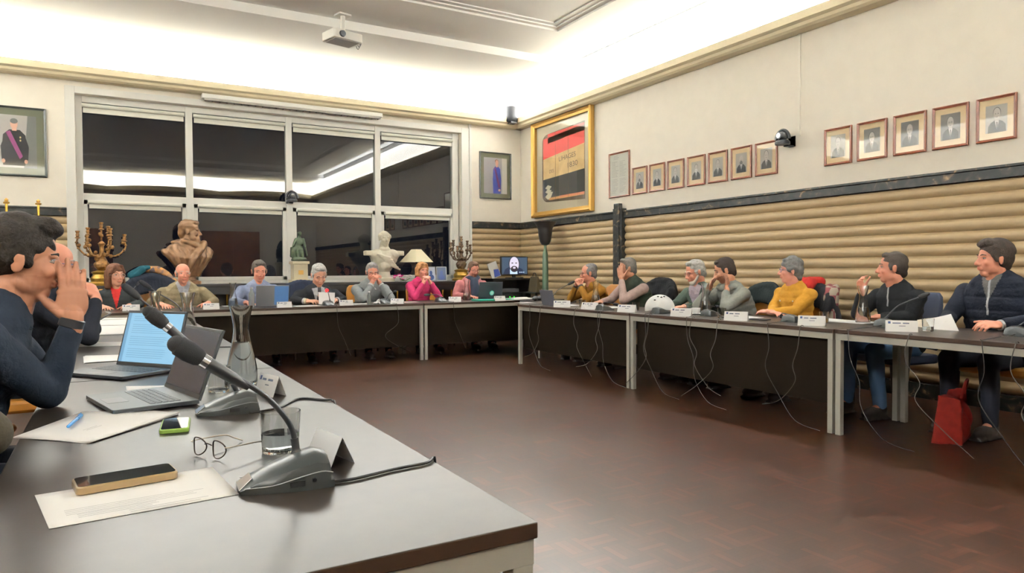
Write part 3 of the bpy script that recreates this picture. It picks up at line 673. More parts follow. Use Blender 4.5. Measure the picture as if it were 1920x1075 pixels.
def head_prims(s, c, R, k):
    # s: soup in its own frame; c: head centre; R: head axes (x right, y forward, z up); k: scale
    q = Soup(R, c)
    q.ell(V(0, -.014, .040)*k, V(.074, .094, .080)*k, nu=28, nv=18)
    q.ell(V(0, .026, -.018)*k, V(.060, .062, .090)*k, nu=24, nv=16)
    q.ell(V(0, .046, -.088)*k, V(.032, .032, .030)*k); q.ell(V(0, .020, -.048)*k, V(.0585, .058, .062)*k, nu=22, nv=14)
    for x in (-1, 1):
        q.ell(V(x*.030, .018, -.064)*k, V(.026, .046, .032)*k, R=rz(x*.25)); q.ell(V(x*.034, .060, -.024)*k, V(.024, .022, .022)*k)
        q.ell(V(x*.0125, .092, -.036)*k, V(.009, .011, .008)*k, nu=10, nv=7)
        q.ell(V(x*.077, -.010, -.006)*k, V(.0075, .019, .031)*k, R=rz(-x*.35)@rx(-.15), nu=12, nv=10); q.ell(V(x*.080, -.016, .010)*k, V(.008, .014, .016)*k, R=rz(-x*.4), nu=10, nv=8)
    q.ell(V(0, .072, .022)*k, V(.050, .016, .012)*k)
    q.tube([V(0, .080, .014)*k, V(0, .096, -.012)*k, V(0, .106, -.030)*k], [.0085*k, .010*k, .0125*k], 12); q.ell(V(0, .1045, -.032)*k, V(.012, .012, .0105)*k, nu=12, nv=8)
    q.ell(V(0, .0825, -.056)*k, V(.024, .012, .0065)*k, nu=14, nv=8); q.ell(V(0, .0810, -.067)*k, V(.021, .012, .007)*k, nu=14, nv=8)
    v = np.vstack(q.v); s.add(v, q.f); return s
bust('bronze_bust', 'large brown bronze bust of a draped man standing under the window, left', (.925, 10.25, 1.0), .66, .85, M_bronze, 'bronze')
bust('marble_bust', 'white marble bust with epaulettes standing under the window, right', (3.66, 10.25, 1.0), .56, .78, M_plaster, 'marble')
# plinth and green statuette
t = thing('plinth', (2.37, 10.22, 1.0), 'small cream plinth carrying the green statuette, in front of the middle mullion', 'plinth')
s = Soup(None, (2.37, 10.22, 1.0)); s.box((-.13, -.13, 0), (.13, .13, .05)); s.box((-.10, -.10, .05), (.10, .10, .27)); s.box((-.12, -.12, .27), (.12, .12, .31)); s.obj('body', mat('cream_stone', (206, 196, 168), .6), t, bevel=.006)
s = Soup(None, (2.37, 10.22, 1.0)); s.box((-.035, -.103, .12), (.035, -.10, .18)); s.obj('plaque', M_gold, t)
t = thing('statuette', (2.37, 10.22, 1.31), 'dark green bronze statuette of a seated robed figure on cream plinth', 'statue')
s = Soup(None, (2.37, 10.22, 1.316)); s.lathe([(0, .11), (.03, .11), (.05, .09)], (0, 0, 0), 12); s.ell((0, 0, .12), (.075, .07, .12)); s.ell((-.05, 0, .16), (.05, .05, .10)); s.ell((.005, 0, .26), (.058, .045, .085)); s.ell((.01, -.01, .395), .033); s.cap((0, 0, .33), (.008, -.005, .37), .022, .018)
s.cap((-.045, -.01, .31), (-.09, -.04, .22), .02, .016); s.cap((.06, -.01, .31), (.075, -.06, .20), .02, .016); s.cap((.03, -.05, .15), (.04, -.06, .05), .03, .022); s.cap((-.03, -.05, .15), (-.02, -.06, .05), .03, .022); s.box((-.12, -.03, .05), (-.06, .04, .20)); s.cap((.08, 0, .28), (.11, .01, .08), .012, .016)
v, f, _ = vox(s, .007, 2, .003, 60, 7); link_mesh('figure', v, f, M_green_br, t)
# candelabra
def candelabrum(label, c, h, R_, seed, m):
    t = thing('candelabrum', c, label, 'candelabrum', 'bronze candelabra under the window'); rg = random.Random(seed); c = V(*c)
    s = Soup(None, c); s.lathe([(0, .15), (.03, .155), (.05, .12), (.09, .13), (.14, .10), (.17, .12), (.19, .06)], (0, 0, 0), 20); s.obj('base', mat('gold_bronze_base', (150, 118, 52), .4, metal=.6, var=.3, vscale=30), t, smooth=True)
    s = Soup(None, c); s.lathe([(.19, .05), (.23, .08), (.27, .09), (.32, .06), (.36, .035), (h*.62, .028), (h*.66, .045), (h*.7, .02)], (0, 0, 0), 16)
    for k in range(5): a = rg.uniform(0, 6.28); s.ell((.06*math.cos(a), .06*math.sin(a), .24+.03*k), (.03, .03, .025))
    v, f, _ = vox(s, .008, 1, .006, 70, seed); link_mesh('stem', v, f, m, t)
    tips = [(0, 0, h)]+[(R_*math.cos(a)*q, R_*.7*math.sin(a)*q, h*zz) for a, q, zz in ((.2, 1, .82), (1.2, .8, .95), (2.3, .85, .92), (3.0, 1, .86), (4.0, .9, .78), (5.2, .8, .9))]
    for x, y, z in tips:
        s = Soup(None, c); b0 = V(0, 0, h*.5); p = spline([b0, V(x*.6, y*.6, h*.47), V(x*1.02, y*1.02, z*.72), V(x, y, z-.09)], 5); s.tube(p, [.011]*len(p), 7)
        for k in range(3, len(p), 3): s.ell(p[k], (.02, .02, .014), nu=8, nv=6)
        arm = s.obj('arm', m, t, smooth=True)
        s = Soup(None, c); s.lathe([(z-.10, .012), (z-.09, .034), (z-.075, .016), (z-.05, .022), (z-.03, .016), (z-.01, .026), (z, .024)], (x, y, 0), 10); s.obj('candle_cup', m, arm, smooth=True)
        for k in range(3):
            q = p[rg.randrange(3, len(p))]; s = Soup(None, c); s.ell(q+V(rg.uniform(-.03, .03), -.01, rg.uniform(-.01, .04)), (.022, .012, .026), R=ry(rg.uniform(-1, 1)), nu=8, nv=6); s.obj('leaf', m, arm, smooth=True)
candelabrum('ornate gilt candelabrum at the left end of the console, behind the long-haired woman', (-.08, 10.22, 1.0), .80, .26, 3, M_candel)
candelabrum('ornate dark bronze candelabrum at the right end of the console, behind the scarfed man', (4.96, 10.22, 1.0), .72, .18, 5, mat('dark_bronze', (84, 66, 48), .45, metal=.5, var=.3, vscale=40))
# lamp
c = V(4.17, 10.2, 1.0); t = thing('table_lamp', tuple(c), 'table lamp with cream square pyramid shade on dark stem, under the window', 'lamp')
s = Soup(None, c); s.lathe([(0, .07), (.02, .07), (.03, .03), (.10, .02), (.2, .022), (.32, .012)], (0, 0, 0), 16); s.obj('lamp_stem', M_bl, t, smooth=True)
s = Soup(rz(.35), c); b_, u_ = .185, .055
pv = [(-b_, -b_, .30), (b_, -b_, .30), (b_, b_, .30), (-b_, b_, .30), (-u_, -u_, .50), (u_, -u_, .50), (u_, u_, .50), (-u_, u_, .50)]
inn = [(x*.96, y*.96, z) for x, y, z in pv]
s.add(pv+inn, [(0, 1, 5, 4), (1, 2, 6, 5), (2, 3, 7, 6), (3, 0, 4, 7), (9, 8, 12, 13), (10, 9, 13, 14), (11, 10, 14, 15), (8, 11, 15, 12), (1, 0, 8, 9), (2, 1, 9, 10), (3, 2, 10, 11), (0, 3, 11, 8), (4, 5, 13, 12), (5, 6, 14, 13), (6, 7, 15, 14), (7, 4, 12, 15)])
s.obj('lamp_shade', mat('cream_shade', (220, 212, 184), .8), t)
s = Soup(rz(.35), c)
for k in range(5):
    x = -.06+.03*k; y0 = -b_+(b_-u_)*.35; s.add([(x-.01, y0-.004, .345), (x+.01, y0-.004, .345), (x+.012, y0+.0215, .395), (x-.008, y0+.0215, .395)], [(0, 1, 2, 3)])
s.obj('shade_decoration', mat('shade_pattern', (164, 148, 124), .8), t)
# small framed photos, flowers and books on the console
for c, a, lb, col in (((4.40, 10.15, 1.0), .1, 'small framed photo with white figure beside the lamp', (188, 196, 214)), ((4.60, 10.2, 1.0), -.2, 'small dark blue framed photo beside the right candelabrum', (52, 66, 92))):
    t = thing('photo_frame', c, lb, 'photo'); s = Soup(rz(a)@rx(-.15), c); s.box((-.085, -.008, 0), (.085, .008, .23)); s.obj('frame', M_lgrey, t, bevel=.002)
    s = Soup(rz(a)@rx(-.15), c); s.box((-.072, -.0095, .012), (.072, -.008, .218)); s.obj('photograph', mat('photo_%d' % col[0], col, .4), t)
    s = Soup(rz(a)@rx(-.15), c); s.ell((0, -.0095, .13), (.025, .001, .035)); s.ell((0, -.0095, .06), (.05, .001, .045)); s.obj('printed_figure', mat('photo_dark', (40, 60, 110), .5), t)
c = V(3.90, 10.1, 1.0); t = thing('flower_bunch', tuple(c), 'bunch of magenta and white flowers lying beside the marble bust', 'flowers'); rg = random.Random(2)
for k in range(16):
    s = Soup(None, c); p = V(rg.uniform(-.14, .16), rg.uniform(-.05, .05), .04+rg.uniform(0, .07))
    for j in range(5): a = j*1.26; s.ell(p+V(.012*math.cos(a), .012*math.sin(a), 0), (.013, .013, .009), nu=8, nv=6)
    s.obj('blossom', mat('magenta_petal', (170, 30, 110), .6) if (p[0] < 0.02) else mat('white_petal', (232, 226, 232), .6), t, smooth=True)
s = Soup(None, c)
for k in range(10): s.tube([(rg.uniform(-.12, .14), rg.uniform(-.04, .04), .05), (rg.uniform(-.05, .05), 0, .006)], .004, 5)
s.obj('stems', mat('green_stem', (62, 84, 50), .7), t)
# flagpoles
for u, lb in ((12, 'brass flagpole tip at the far left edge'), (72, 'brass flagpole tip right of the first, before the black marble rail')):
    p = onY(u, 385, 10.1); t = thing('flagpole', (p[0], 10.1, 0), lb, 'flagpole', 'brass flagpoles left of the window')
    s = Soup(None, (p[0], 10.1, 0)); s.tube([(0, 0, .03), (0, 0, 1.98)], .014, 12); s.obj('pole', M_brass, t, smooth=True)
    s = Soup(None, (p[0], 10.1, 0)); s.lathe([(1.98, .014), (1.985, .03), (2.0, .034), (2.01, .016), (2.03, .022), (2.05, .004)], (0, 0, 0), 14); s.obj('finial', M_gold, t, smooth=True)
    s = Soup(None, (p[0], 10.1, 0)); s.lathe([(0, .12), (.02, .12), (.05, .03), (.10, .025)], (0, 0, 0), 20); s.obj('stand', M_brass, t, smooth=True)
# torchere
c = V(6.02, 9.345, 0); t = thing('torchere', tuple(c), 'dark green column uplighter with black bell-shaped bowl in the right corner', 'lamp')
s = Soup(None, c); s.lathe([(0, .17), (.04, .17), (.08, .08), (.12, .06)], n=24); s.obj('base', M_bl, t, smooth=True)
s = Soup(None, c); s.lathe([(.12, .055), (.5, .055), (1.40, .045), (1.45, .036), (1.50, .022), (1.56, .022)], n=20); s.obj('column', mat('green_lacquer', (62, 84, 62), .35), t, smooth=True)
s = Soup(None, c); s.lathe([(1.555, .02), (1.57, .06), (1.62, .09), (1.70, .105), (1.80, .115), (1.88, .14), (1.93, .185), (1.925, .175), (1.87, .125), (1.75, .10), (1.6, .06)], n=28); s.obj('bowl', M_bl, t, smooth=True)
# media cabinet with monitor
c = V(5.78, 10.0, 0); t = thing('media_cabinet', tuple(c), 'black media cabinet with green lit devices under the monitor', 'cabinet')
s = Soup(None, c); s.box((-.36, -.02, .0), (.36, .42, .03)); s.box((-.36, -.02, 1.0), (.36, .42, 1.03)); s.box((-.36, -.02, 0), (-.33, .42, 1.03)); s.box((.33, -.02, 0), (.36, .42, 1.03)); s.box((-.36, .40, 0), (.36, .42, 1.03)); s.box((-.33, 0, .62), (.33, .40, .64)); s.obj('carcass', M_bl, t, bevel=.003)
for z, lb in ((.64, 'black audio receiver with green lights on the upper shelf of the media cabinet'),):
    t = thing('audio_device', (c[0], c[1]+.15, z), lb, 'device'); s = Soup(None, (c[0], c[1], z)); s.box((-.28, .03, .01), (.28, .36, .15)); s.obj('housing', M_black, t, bevel=.006)
    s = Soup(None, (c[0], c[1], z))
    for k, x in enumerate((-.18, -.03, .05)): s.box((x, .026, .07), (x+.02, .03, .09))
    s.obj('indicator_light', mat('green_led', (30, 160, 40), .4, emit=(60, 255, 60), es=1.2), t)
t = thing('audio_device', (c[0]-.05, c[1]+.15, .82), 'grey slim disc player above the receiver in the media cabinet', 'device'); s = Soup(None, (c[0]-.05, c[1], .80)); s.box((-.2, .02, .0), (.2, .34, .06)); s.box((-.2, .02, -.01), (-.18, .34, 0)); s.box((.18, .02, -.01), (.2, .34, 0)); s.obj('housing', M_grey, t, bevel=.005)
c = V(5.90, 10.12, 1.03); t = thing('monitor', tuple(c), 'flat screen on the media cabinet showing a bearded man on a video call', 'monitor')
R = rz(.12)
s = Soup(R, c); s.rbox((-.15, -.09, 0), (.15, .09, .015), .05); s.box((-.03, .0, .015), (.03, .03, .10)); s.obj('stand', M_black, t, bevel=.003)
s = Soup(R, c); s.box((-.28, -.01, .055), (.28, .03, .365)); s.obj('bezel', M_black, t, bevel=.004)
def em(name, rgb, e=1.0): return mat(name, (10, 10, 10), .3, emit=rgb, es=e)
def sd(s, cx, cz, a, b_, d, m, n=22, a0=0, a1=2*PI): s.add([(cx+a*math.cos(a0+(a1-a0)*i/n), d, cz+b_*math.sin(a0+(a1-a0)*i/n)) for i in range(n)], [tuple(range(n))], m)
s = Soup(R, c); s.add([(-.265, -.011, .07), (.265, -.011, .07), (.265, -.011, .35), (-.265, -.011, .35)], [(0, 1, 2, 3)], 0)
s.add([(-.24, -.0113, .07), (.19, -.0113, .07), (.17, -.0113, .15), (.07, -.0113, .19), (-.12, -.0113, .19), (-.20, -.0113, .15)], [(0, 1, 2, 3, 4, 5)], 1)
s.add([(-.10, -.0116, .07), (.06, -.0116, .07), (.05, -.0116, .13), (-.10, -.0116, .15)], [(0, 1, 2, 3)], 3)
sd(s, -.01, .245, .118, .112, -.0118, 4); sd(s, -.01, .235, .098, .125, -.0122, 2); sd(s, -.01, .155, .075, .052, -.0125, 4); sd(s, -.01, .175, .03, .016, -.0128, 2)
for q in (-.05, .03): sd(s, q, .255, .02, .009, -.0128, 4)
for q in (.11, .15, .19): sd(s, q, .10, .016, .008, -.0128, 3)
s.obj('screen_picture', [em('screen_slate', (66, 84, 104)), em('screen_navy', (40, 50, 74)), em('screen_face', (214, 206, 224)), em('screen_white', (190, 214, 238)), em('screen_hair', (52, 44, 52))], t)
# booklet beside the monitor, briefcase and side table
c = V(5.52, 10.06, 1.045); t = thing('booklet', tuple(c), 'white and blue booklet leaning between the scarfed man and the monitor', 'booklet')
s = Soup(rz(.1)@ry(-.3)@rx(-.15), c); s.box((-.08, 0, 0), (.10, .012, .26)); s.obj('cover', mat('booklet_cover', (206, 204, 200), .6), t)
s = Soup(rz(.1)@ry(-.3)@rx(-.15), c); s.add([(-.03, -.001, 0.01), (.095, -.001, 0.01), (.095, -.001, .12), (.0, -.001, .14)], [(0, 1, 2, 3)]); s.obj('printed_picture', mat('booklet_blue', (52, 66, 128), .6), t)
c = V(6.22, 9.9, 0); t = thing('side_table', (6.12, 9.75, 0), 'thin black side table against the right wall beside the media cabinet', 'table')
s = Soup(); s.box((5.96, 9.55, .78), (6.26, 9.98, .80)); s.obj('tabletop', M_bl, t)
for x in (5.97, 6.23):
    for y in (9.56, 9.95): s = Soup(); s.box((x, y, 0), (x+.02, y+.02, .78)); s.obj('leg', M_bl, t)
t = thing('briefcase', (6.1, 9.8, .80), 'olive brown briefcase standing on the side table by the wall', 'bag')
s = Soup(None, (6.1, 9.8, .80)); s.add([(-.05, -.14, 0), (.05, -.14, 0), (.05, .14, 0), (-.05, .14, 0), (-.02, -.10, .26), (.02, -.10, .26), (.02, .10, .26), (-.02, .10, .26)], [(3, 2, 1, 0), (4, 5, 6, 7), (0, 1, 5, 4), (1, 2, 6, 5), (2, 3, 7, 6), (3, 0, 4, 7)]); s.obj('body', mat('olive_leather', (62, 54, 34), .6), t, bevel=.01)
s = Soup(None, (6.1, 9.8, .80)); s.tube(spline([(0, -.05, .26), (0, -.03, .31), (0, .03, .31), (0, .05, .26)], 5), .007, 8); s.obj('handle', M_black, t, smooth=True)
# ------------------------------------------------------------------ people
def hand(q, W, d, n, side, curl, k, spread=1.0, thumb=1.0):
    # W wrist, d pointing direction, n palm normal (the side the fingers close towards), side +-1: thumb towards side*cross(d, n)
    d = unit(d); n = unit(np.asarray(n)-d*np.dot(n, d)); x = np.cross(d, n)*side
    R = np.array([x, n, d]).T
    q.cap(W-d*.02*k, W+d*.02*k, .026*k, .027*k, 12)
    q.ell(W+d*.050*k, (.040*k, .0145*k, .052*k), R=R); q.ell(W+d*.030*k+x*.018*k+n*.006*k, (.018*k, .014*k, .030*k), R=R); q.ell(W+d*.078*k, (.039*k, .0125*k, .018*k), R=R)
    for i, (L_, r_) in enumerate(((.072, .0088), (.080, .0090), (.075, .0086), (.060, .0078))):
        p = W+d*(.088-.004*abs(i-1))*k+x*(.0285-.0190*i)*k*spread; dd = unit(d+x*(.12-.08*i)*spread); c = curl*(1+.12*i)
        for j, (fr_, ca) in enumerate(((.46, .55), (.31, 1.0), (.23, .7))):
            a = c*ca; dd = unit(dd*math.cos(a)+n*math.sin(a)); e = p+dd*L_*fr_*k
            q.cap(p, e, r_*k*(1-.06*j), r_*k*(.94-.08*j), 9); p = e
            # next bend turns in the plane of dd and n
            n_ = unit(n-dd*np.dot(n, dd)); 
            if j < 2: dd = unit(dd+n_*.0)
    p = W+d*.022*k+x*.028*k; dd = unit(d*.75+x*.75+n*.25*thumb)
    for L_, r_, b_ in ((.040, .0135, 0), (.032, .0105, .35), (.026, .0092, .35)):
        dd = unit(dd+(d*.6+n*.4)*b_*thumb); e = p+dd*L_*k; q.cap(p, e, r_*k, r_*.88*k, 9); p = e
def ik(S, Wr, l1, l2, pole):
    d = Wr-S; L_ = np.linalg.norm(d)
    if L_ > (l1+l2)*.995: Wr = S+d/L_*(l1+l2)*.995; d = Wr-S; L_ = np.linalg.norm(d)
    u = d/L_; a = (l1*l1-l2*l2+L_*L_)/(2*L_); h = math.sqrt(max(0, l1*l1-a*a)); p = np.asarray(pole, float); p = unit(p-u*np.dot(p, u))
    return S+u*a+p*h, Wr
SKINS = {'fair': (194, 142, 118), 'pink': (200, 138, 120), 'tan': (172, 120, 94), 'ruddy': (190, 128, 106)}
PEOPLE = {}
def person(label, P, face, L_=.2, hs=1.0, k=1.0, hy=0, hp=0, hr=0, sw=.185, girth=1.0, skin='fair', arms=None, top=None, trousers=(38, 40, 50), hair=None, glasses=None, beard=None, vx=.0058, legs=True, lookdown=False, zn=None, mouth=None, cuff=None, watch=None, knee=None):
    P = np.asarray(P, float); R = rz(face-PI/2); fwd = R@V(0, 1, 0); root = V(P[0]-fwd[0]*L_, P[1]-fwd[1]*L_, 0)
    t = thing('person', tuple(root), label, 'person'); zh = P[2]
    H = V(0, L_, zh); RH = rz(hy)@rx(hp)@ry(hr)
    zn = zh-.150*hs-.01*k if zn is None else zn
    N = V(0, L_-.055*k, zn); B = V(0, 0, .54)
    Ms = skin_mat('skin_%s' % skin, SKINS[skin])
    def spine(tt): return B+(N-B)*V(1, tt**1.7/tt if tt > 0 else 0, 1)*V(1, tt, tt)
    prof = [(0, .165, .125), (.15, .165, .130), (.3, .155, .128), (.45, .155, .122), (.6, .165, .122), (.72, .172, .118), (.84, .168, .105), (.94, .13, .085), (1.0, .085, .065)]
    def torso(q, inf, gs=1.0):
        for tt, w, d in prof:
            g = girth if tt < .8 else 1+(girth-1)*.3
            q.ell(spine(tt), ((w*sw/.185*min(g, 1.15))*k+inf, d*g*k+inf, .085*k+inf))
    S = {sd_: spine(.93)+V(sg*(sw-.02)*k, -.005, -.035*k) for sd_, sg in (('R', 1), ('L', -1))}
    J = {}
    arms = arms or {}
    for sd_, sg in (('R', 1), ('L', -1)):
        a = arms.get(sd_, {}); w = a.get('w', ('T', .20*sg, L_+.28))
        if w[0] == 'T': Wt = V(w[1], w[2], .74+.036*k)
        elif w[0] == 'A': Wt = V(*w[1:])
        else: Wt = H+V(*w)*1.0
        E, Wt = ik(S[sd_], Wt, .285*k, .255*k, a.get('pole', (sg*.45, -.35, -1)))
        if E[2] < .74+.05*k and E[1] > .05: E = V(E[0], E[1], .74+.05*k)
        if 'E' in a: E = V(*a['E'])
        J[sd_] = (E, Wt, unit(a.get('d', (-.35*sg, 1, 0))), unit(a.get('n', (0, 0, -1))), a.get('curl', .45), a)
    # --- skin body: one continuous surface
    q = Soup(R, root)
    head_prims(q, H, RH, hs); q.cap(N+V(0, -.01, -.03), H+RH@V(0, -.028, -.075)*hs, .058*hs, .052*hs); q.cap(N+V(0, .02, -.05), H+RH@V(0, .01, -.085)*hs, .045*hs, .038*hs)
    for tt, w, d in prof: q.ell(spine(tt), (w*.8*k*sw/.185, d*.8*k, .08*k), nu=12, nv=8)
    for sd_, sg in (('R', 1), ('L', -1)):
        E, Wt, d, n, c, a = J[sd_]
        q.cap(S[sd_], E, .036*k, .034*k, 10); q.cap(E, Wt, .034*k, .0255*k, 12)
        hand(q, Wt, d, n, 1 if sd_ == 'R' else -1, c, k*a.get('hk', 1.0), a.get('spread', 1.0), a.get('thumb', 1.0))
    leg = {}
    for sd_, sg in (('R', 1), ('L', -1)):
        kn = V(sg*.13, .40*k, .52) if knee is None else V(*knee[sd_]); an = V(sg*.14, kn[1]-.02, .10); leg[sd_] = (V(sg*.09, .02, .53), kn, an)
        q.cap(leg[sd_][0], kn, .055, .045, 10); q.cap(kn, an, .042, .030, 10); q.cap(an, an+V(0, .12, -.05), .03, .028, 8)
    v, f, nr = vox(q, vx, 2)
    h = ((v-root)@R-H)@RH/hs; tone = np.ones((len(v), 3))
    ax, y, z = np.abs(h[:, 0]), h[:, 1], h[:, 2]; face_m = (y > .02) & (np.abs(z) < .14) & (ax < .09)
    def paint(mask, rgb, wt=1.0):
        m_ = np.clip(mask, 0, 1)[:, None]*wt; tone[:] = tone*(1-m_)+tone*np.array(rgb)*m_
    lips = np.exp(-((ax/.021)**4+((z+.0615)/.0085)**4))*(y > .055); paint(lips, (.80, .50, .50))
    paint(np.exp(-((ax-.033)/.022)**2-((z-.004)/.013)**2)*(y > .04), (.72, .62, .60), .75)
    paint(np.exp(-((ax-.042)/.02)**2-((z+.035)/.02)**2)*(y > .03), (1.0, .82, .80), .6)
    paint(np.exp(-((ax)/.014)**2-((z+.033)/.012)**2)*(y > .09), (1.0, .82, .80), .6)
    if beard:
        bm_ = ((z < -.040-.0*ax) & (y > -.01) & (z > -.135)).astype(float)*np.clip((-.034-z+np.clip(ax-.03, 0, 1)*1.3)/.02, 0, 1)*(1-lips)
        bm_ = np.maximum(bm_, ((ax < .03) & (z < -.043) & (z > -.056) & (y > .05)).astype(float)); paint(bm_, beard[0], beard[1])
    link_mesh('body', v, f, Ms, t, tone=tone)
    hp_ = lambda *a: R@(H+RH@V(*a)*hs)+root
    RR = R@RH
    # eyes, brows
    for sg in (-1, 1):
        s = Soup(RR, hp_(0, 0, 0)); s.ell(V(sg*.031, .0690, .006)*hs, V(.0135, .0085, .0035 if lookdown else .0050)*hs, nu=14, nv=10, m=0); 
        if not lookdown: s.ell(V(sg*.031, .0740, .006)*hs, V(.0058, .0045, .0056)*hs, nu=12, nv=8, m=1)
        s.tube([V(sg*.017, .075, .011)*hs, V(sg*.031, .0790, .0135)*hs, V(sg*.046, .069, .010)*hs], .0018*hs, 6, m=1)
        s.obj('eye', [mat('eye_white', (150, 140, 132), .35) if not lookdown else Ms, mat('eye_dark', (48, 34, 28), .3)], t, smooth=True)
        if hair is not None:
            s = Soup(RR, hp_(0, 0, 0)); s.tube([V(sg*.012, .0850, .026)*hs, V(sg*.030, .0840, .031)*hs, V(sg*.050, .068, .027)*hs], [.0026*hs, .0038*hs, .0020*hs], 8)
            s.obj('eyebrow', mat('brow_%d_%d_%d' % tuple(hair['c']), hair.get('brow', hair['c']), .9), t, smooth=True)
    # --- hair
    if hair is not None:
        s = Soup(RR, hp_(0, 0, 0)); st = hair['st']; e = lambda c, r, **kw: s.ell(V(*c)*hs, V(*r)*hs, **kw)
        if st in ('short', 'thick', 'receding'):
            g_ = {'short': 0, 'thick': .010, 'receding': -.001}[st]; fy = {'short': -.020, 'thick': -.028, 'receding': -.034}[st]
            e((0, fy, .052+g_*.5), (.0800+g_, .0935+g_, .079+g_), nu=26, nv=16)
            e((0, -.052, .012), (.074+g_, .062+g_, .075), nu=22); e((0, -.075, -.035), (.052, .036, .045))
            for sg in (-1, 1): e((sg*.058, -.022, .030), (.0235+g_*.5, .056, .052)); e((sg*.068, .012, .010), (.0115, .016, .030))
            if st == 'short': e((0, .040, .098), (.054, .032, .026))
            if st == 'thick': e((0, .036, .108), (.066, .052, .036)); e((.012, .062, .100), (.050, .030, .024)); e((0, -.07, .06), (.07, .05, .065))
        elif st == 'bald':
            e((0, -.060, -.002), (.070, .048, .050), nu=22)
            for sg in (-1, 1): e((sg*.062, -.030, .012), (.0195, .052, .040))
            e((0, -.035, .055), (.068, .075, .0655))
        elif st == 'bob' or st == 'long':
            zb = -.12 if st == 'long' else -.06
            e((0, -.018, .054), (.086, .098, .082), nu=26, nv=16); e((0, -.06, -.01), (.082, .058, .10))
            for sg in (-1, 1): s.cap(V(sg*.066, .012, .045)*hs, V(sg*.077, .0, zb)*hs, .026*hs, .024*hs); s.cap(V(sg*.07, -.035, .03)*hs, V(sg*.070, -.04, zb)*hs, .034*hs, .030*hs); s.cap(V(sg*.03, .055, .095)*hs, V(sg*.068, .035, .03)*hs, .022*hs, .02*hs)
        elif st == 'crop':   # short, full, feathered back
            e((0, -.018, .058), (.086, .098, .084), nu=26, nv=16); e((0, -.058, .01), (.080, .062, .085)); e((0, .044, .100), (.056, .034, .024)); e((0, -.075, -.05), (.055, .035, .05))
            for sg in (-1, 1): e((sg*.064, -.012, .028), (.026, .060, .055)); e((sg*.070, .030, .03), (.014, .02, .03))
        if hair.get('long_back'): s.cap(V(0, -.09, -.02)*hs, V(0, -.10, -.12)*hs, .05*hs, .03*hs)
        v, f, _ = vox(s, max(.005, vx*.9), 2, hair.get('n', .0035), 75, 5)
        link_mesh('hair', v, f, mat('hair_%d_%d_%d' % tuple(hair['c']), hair['c'], .7, spec=.2, var=.3, vscale=45, bump=.5, bscale=160), t)
    if beard and len(beard) > 2:
        s = Soup(RR, hp_(0, 0, 0)); s.ell(V(0, .050, -.092)*hs, V(.040, .038, .034)*hs)
        for sg in (-1, 1): s.cap(V(sg*.036, .045, -.085)*hs, V(sg*.066, .005, -.035)*hs, .017*hs, .012*hs)
        v, f, _ = vox(s, vx, 2, .002, 90, 2); link_mesh('beard', v, f, mat('beard_hair', beard[2], .9), t)
    if glasses:
        s = Soup(RR, hp_(0, 0, 0))
        for sg in (-1, 1):
            s.tube([V(sg*.034+.0235*math.cos(a), .0935-.012*abs(math.cos(a)*.5+.5*sg*0), .003+.0165*math.sin(a))*hs for a in np.linspace(0, 2*PI, 17)], .0022*hs, 6, cap=False)
            s.tube([V(sg*.057, .088, .008)*hs, V(sg*.080, .03, .008)*hs, V(sg*.082, -.012, .006)*hs], .0020*hs, 6)
        s.tube([V(-.012, .094, .006)*hs, V(0, .100, .009)*hs, V(.012, .094, .006)*hs], .0020*hs, 6)
        s.obj('glasses', mat('glasses_%d' % glasses[0], glasses, .3), t, smooth=True)
    # --- clothes
    tp = top or {}; c = tp.get('c', (120, 120, 120)); Mt = mat('cloth_%d_%d_%d' % tuple(c), c, .9, spec=.15, var=.12, vscale=22, bump=.35, bscale=55)
    tx_ = tp.get('thick', .012)
    s = Soup(R, root); torso(s, tx_)
    for sd_, sg in (('R', 1), ('L', -1)):
        E, Wt, d, n, cc, a = J[sd_]; ln = Wt-E; We = E+ln*(1-.035/np.linalg.norm(ln)); Sh = S[sd_]
        if not tp.get('vest'):
            s.ell(Sh, (.062*k+tx_*.5, .062*k+tx_*.5, .062*k+tx_*.5)); s.cap(Sh, Sh+(E-Sh)*.5, .056*k+tx_*.6, .053*k+tx_*.5); s.cap(Sh+(E-Sh)*.5, E, .053*k+tx_*.5, .044*k+tx_*.5)
            s.cap(E, We, .044*k+tx_*.5, .031*k+tx_*.35)
        s.cap(N+V(sg*.035, -.01, -.01*k), Sh+V(0, -.005, .02*k), .045*k, .042*k)
    nz_ = tp.get('wr', .004)
    v, f, _ = vox(s, max(.007, vx*1.25), 4, nz_, 26, int(abs(P[0]*100)) % 97)
    ztop = N[2]+.03; 
    def pred(fc):
        l = (fc-root)@R; x = np.abs(l[:, 0]); z = l[:, 2]; yf = l[:, 1]
        cy = (N[1])*np.clip((z-.54)/(N[2]-.54), 0, 1.1)**1.7
        front = yf > cy+.03; lab = np.array(['x']*len(fc), dtype=object)
        vz = tp.get('vz')
        if vz is not None:
            zb = N[2]-vz; w = tp.get('vw', .07)*np.clip((z-zb)/max(vz, .01), 0, 1.3); inn = front & (z > zb) & (x < w)
            lab[inn] = 'shirt'
            if tp.get('tie'): lab[inn & (x < .022)] = 'tie'
        if tp.get('zip') is not None: lab[front & (x < .008) & (z > N[2]-tp['zip'])] = 'zip'
        return lab
    names = {'x': (tp.get('name', 'sweater'), Mt), 'shirt': ('shirt_front', mat('cloth_%d_%d_%d' % tuple(tp.get('in', (225, 225, 228))), tp.get('in', (225, 225, 228)), .85, var=.12, vscale=22, bump=.35, bscale=55)), 'tie': ('necktie', mat('tie', tp.get('tie') or (20, 20, 26), .6)), 'zip': ('zip', M_lgrey)}
    for key, (vv, ff) in split(v, f, pred).items(): link_mesh(names[key][0], vv, ff, names[key][1], t)
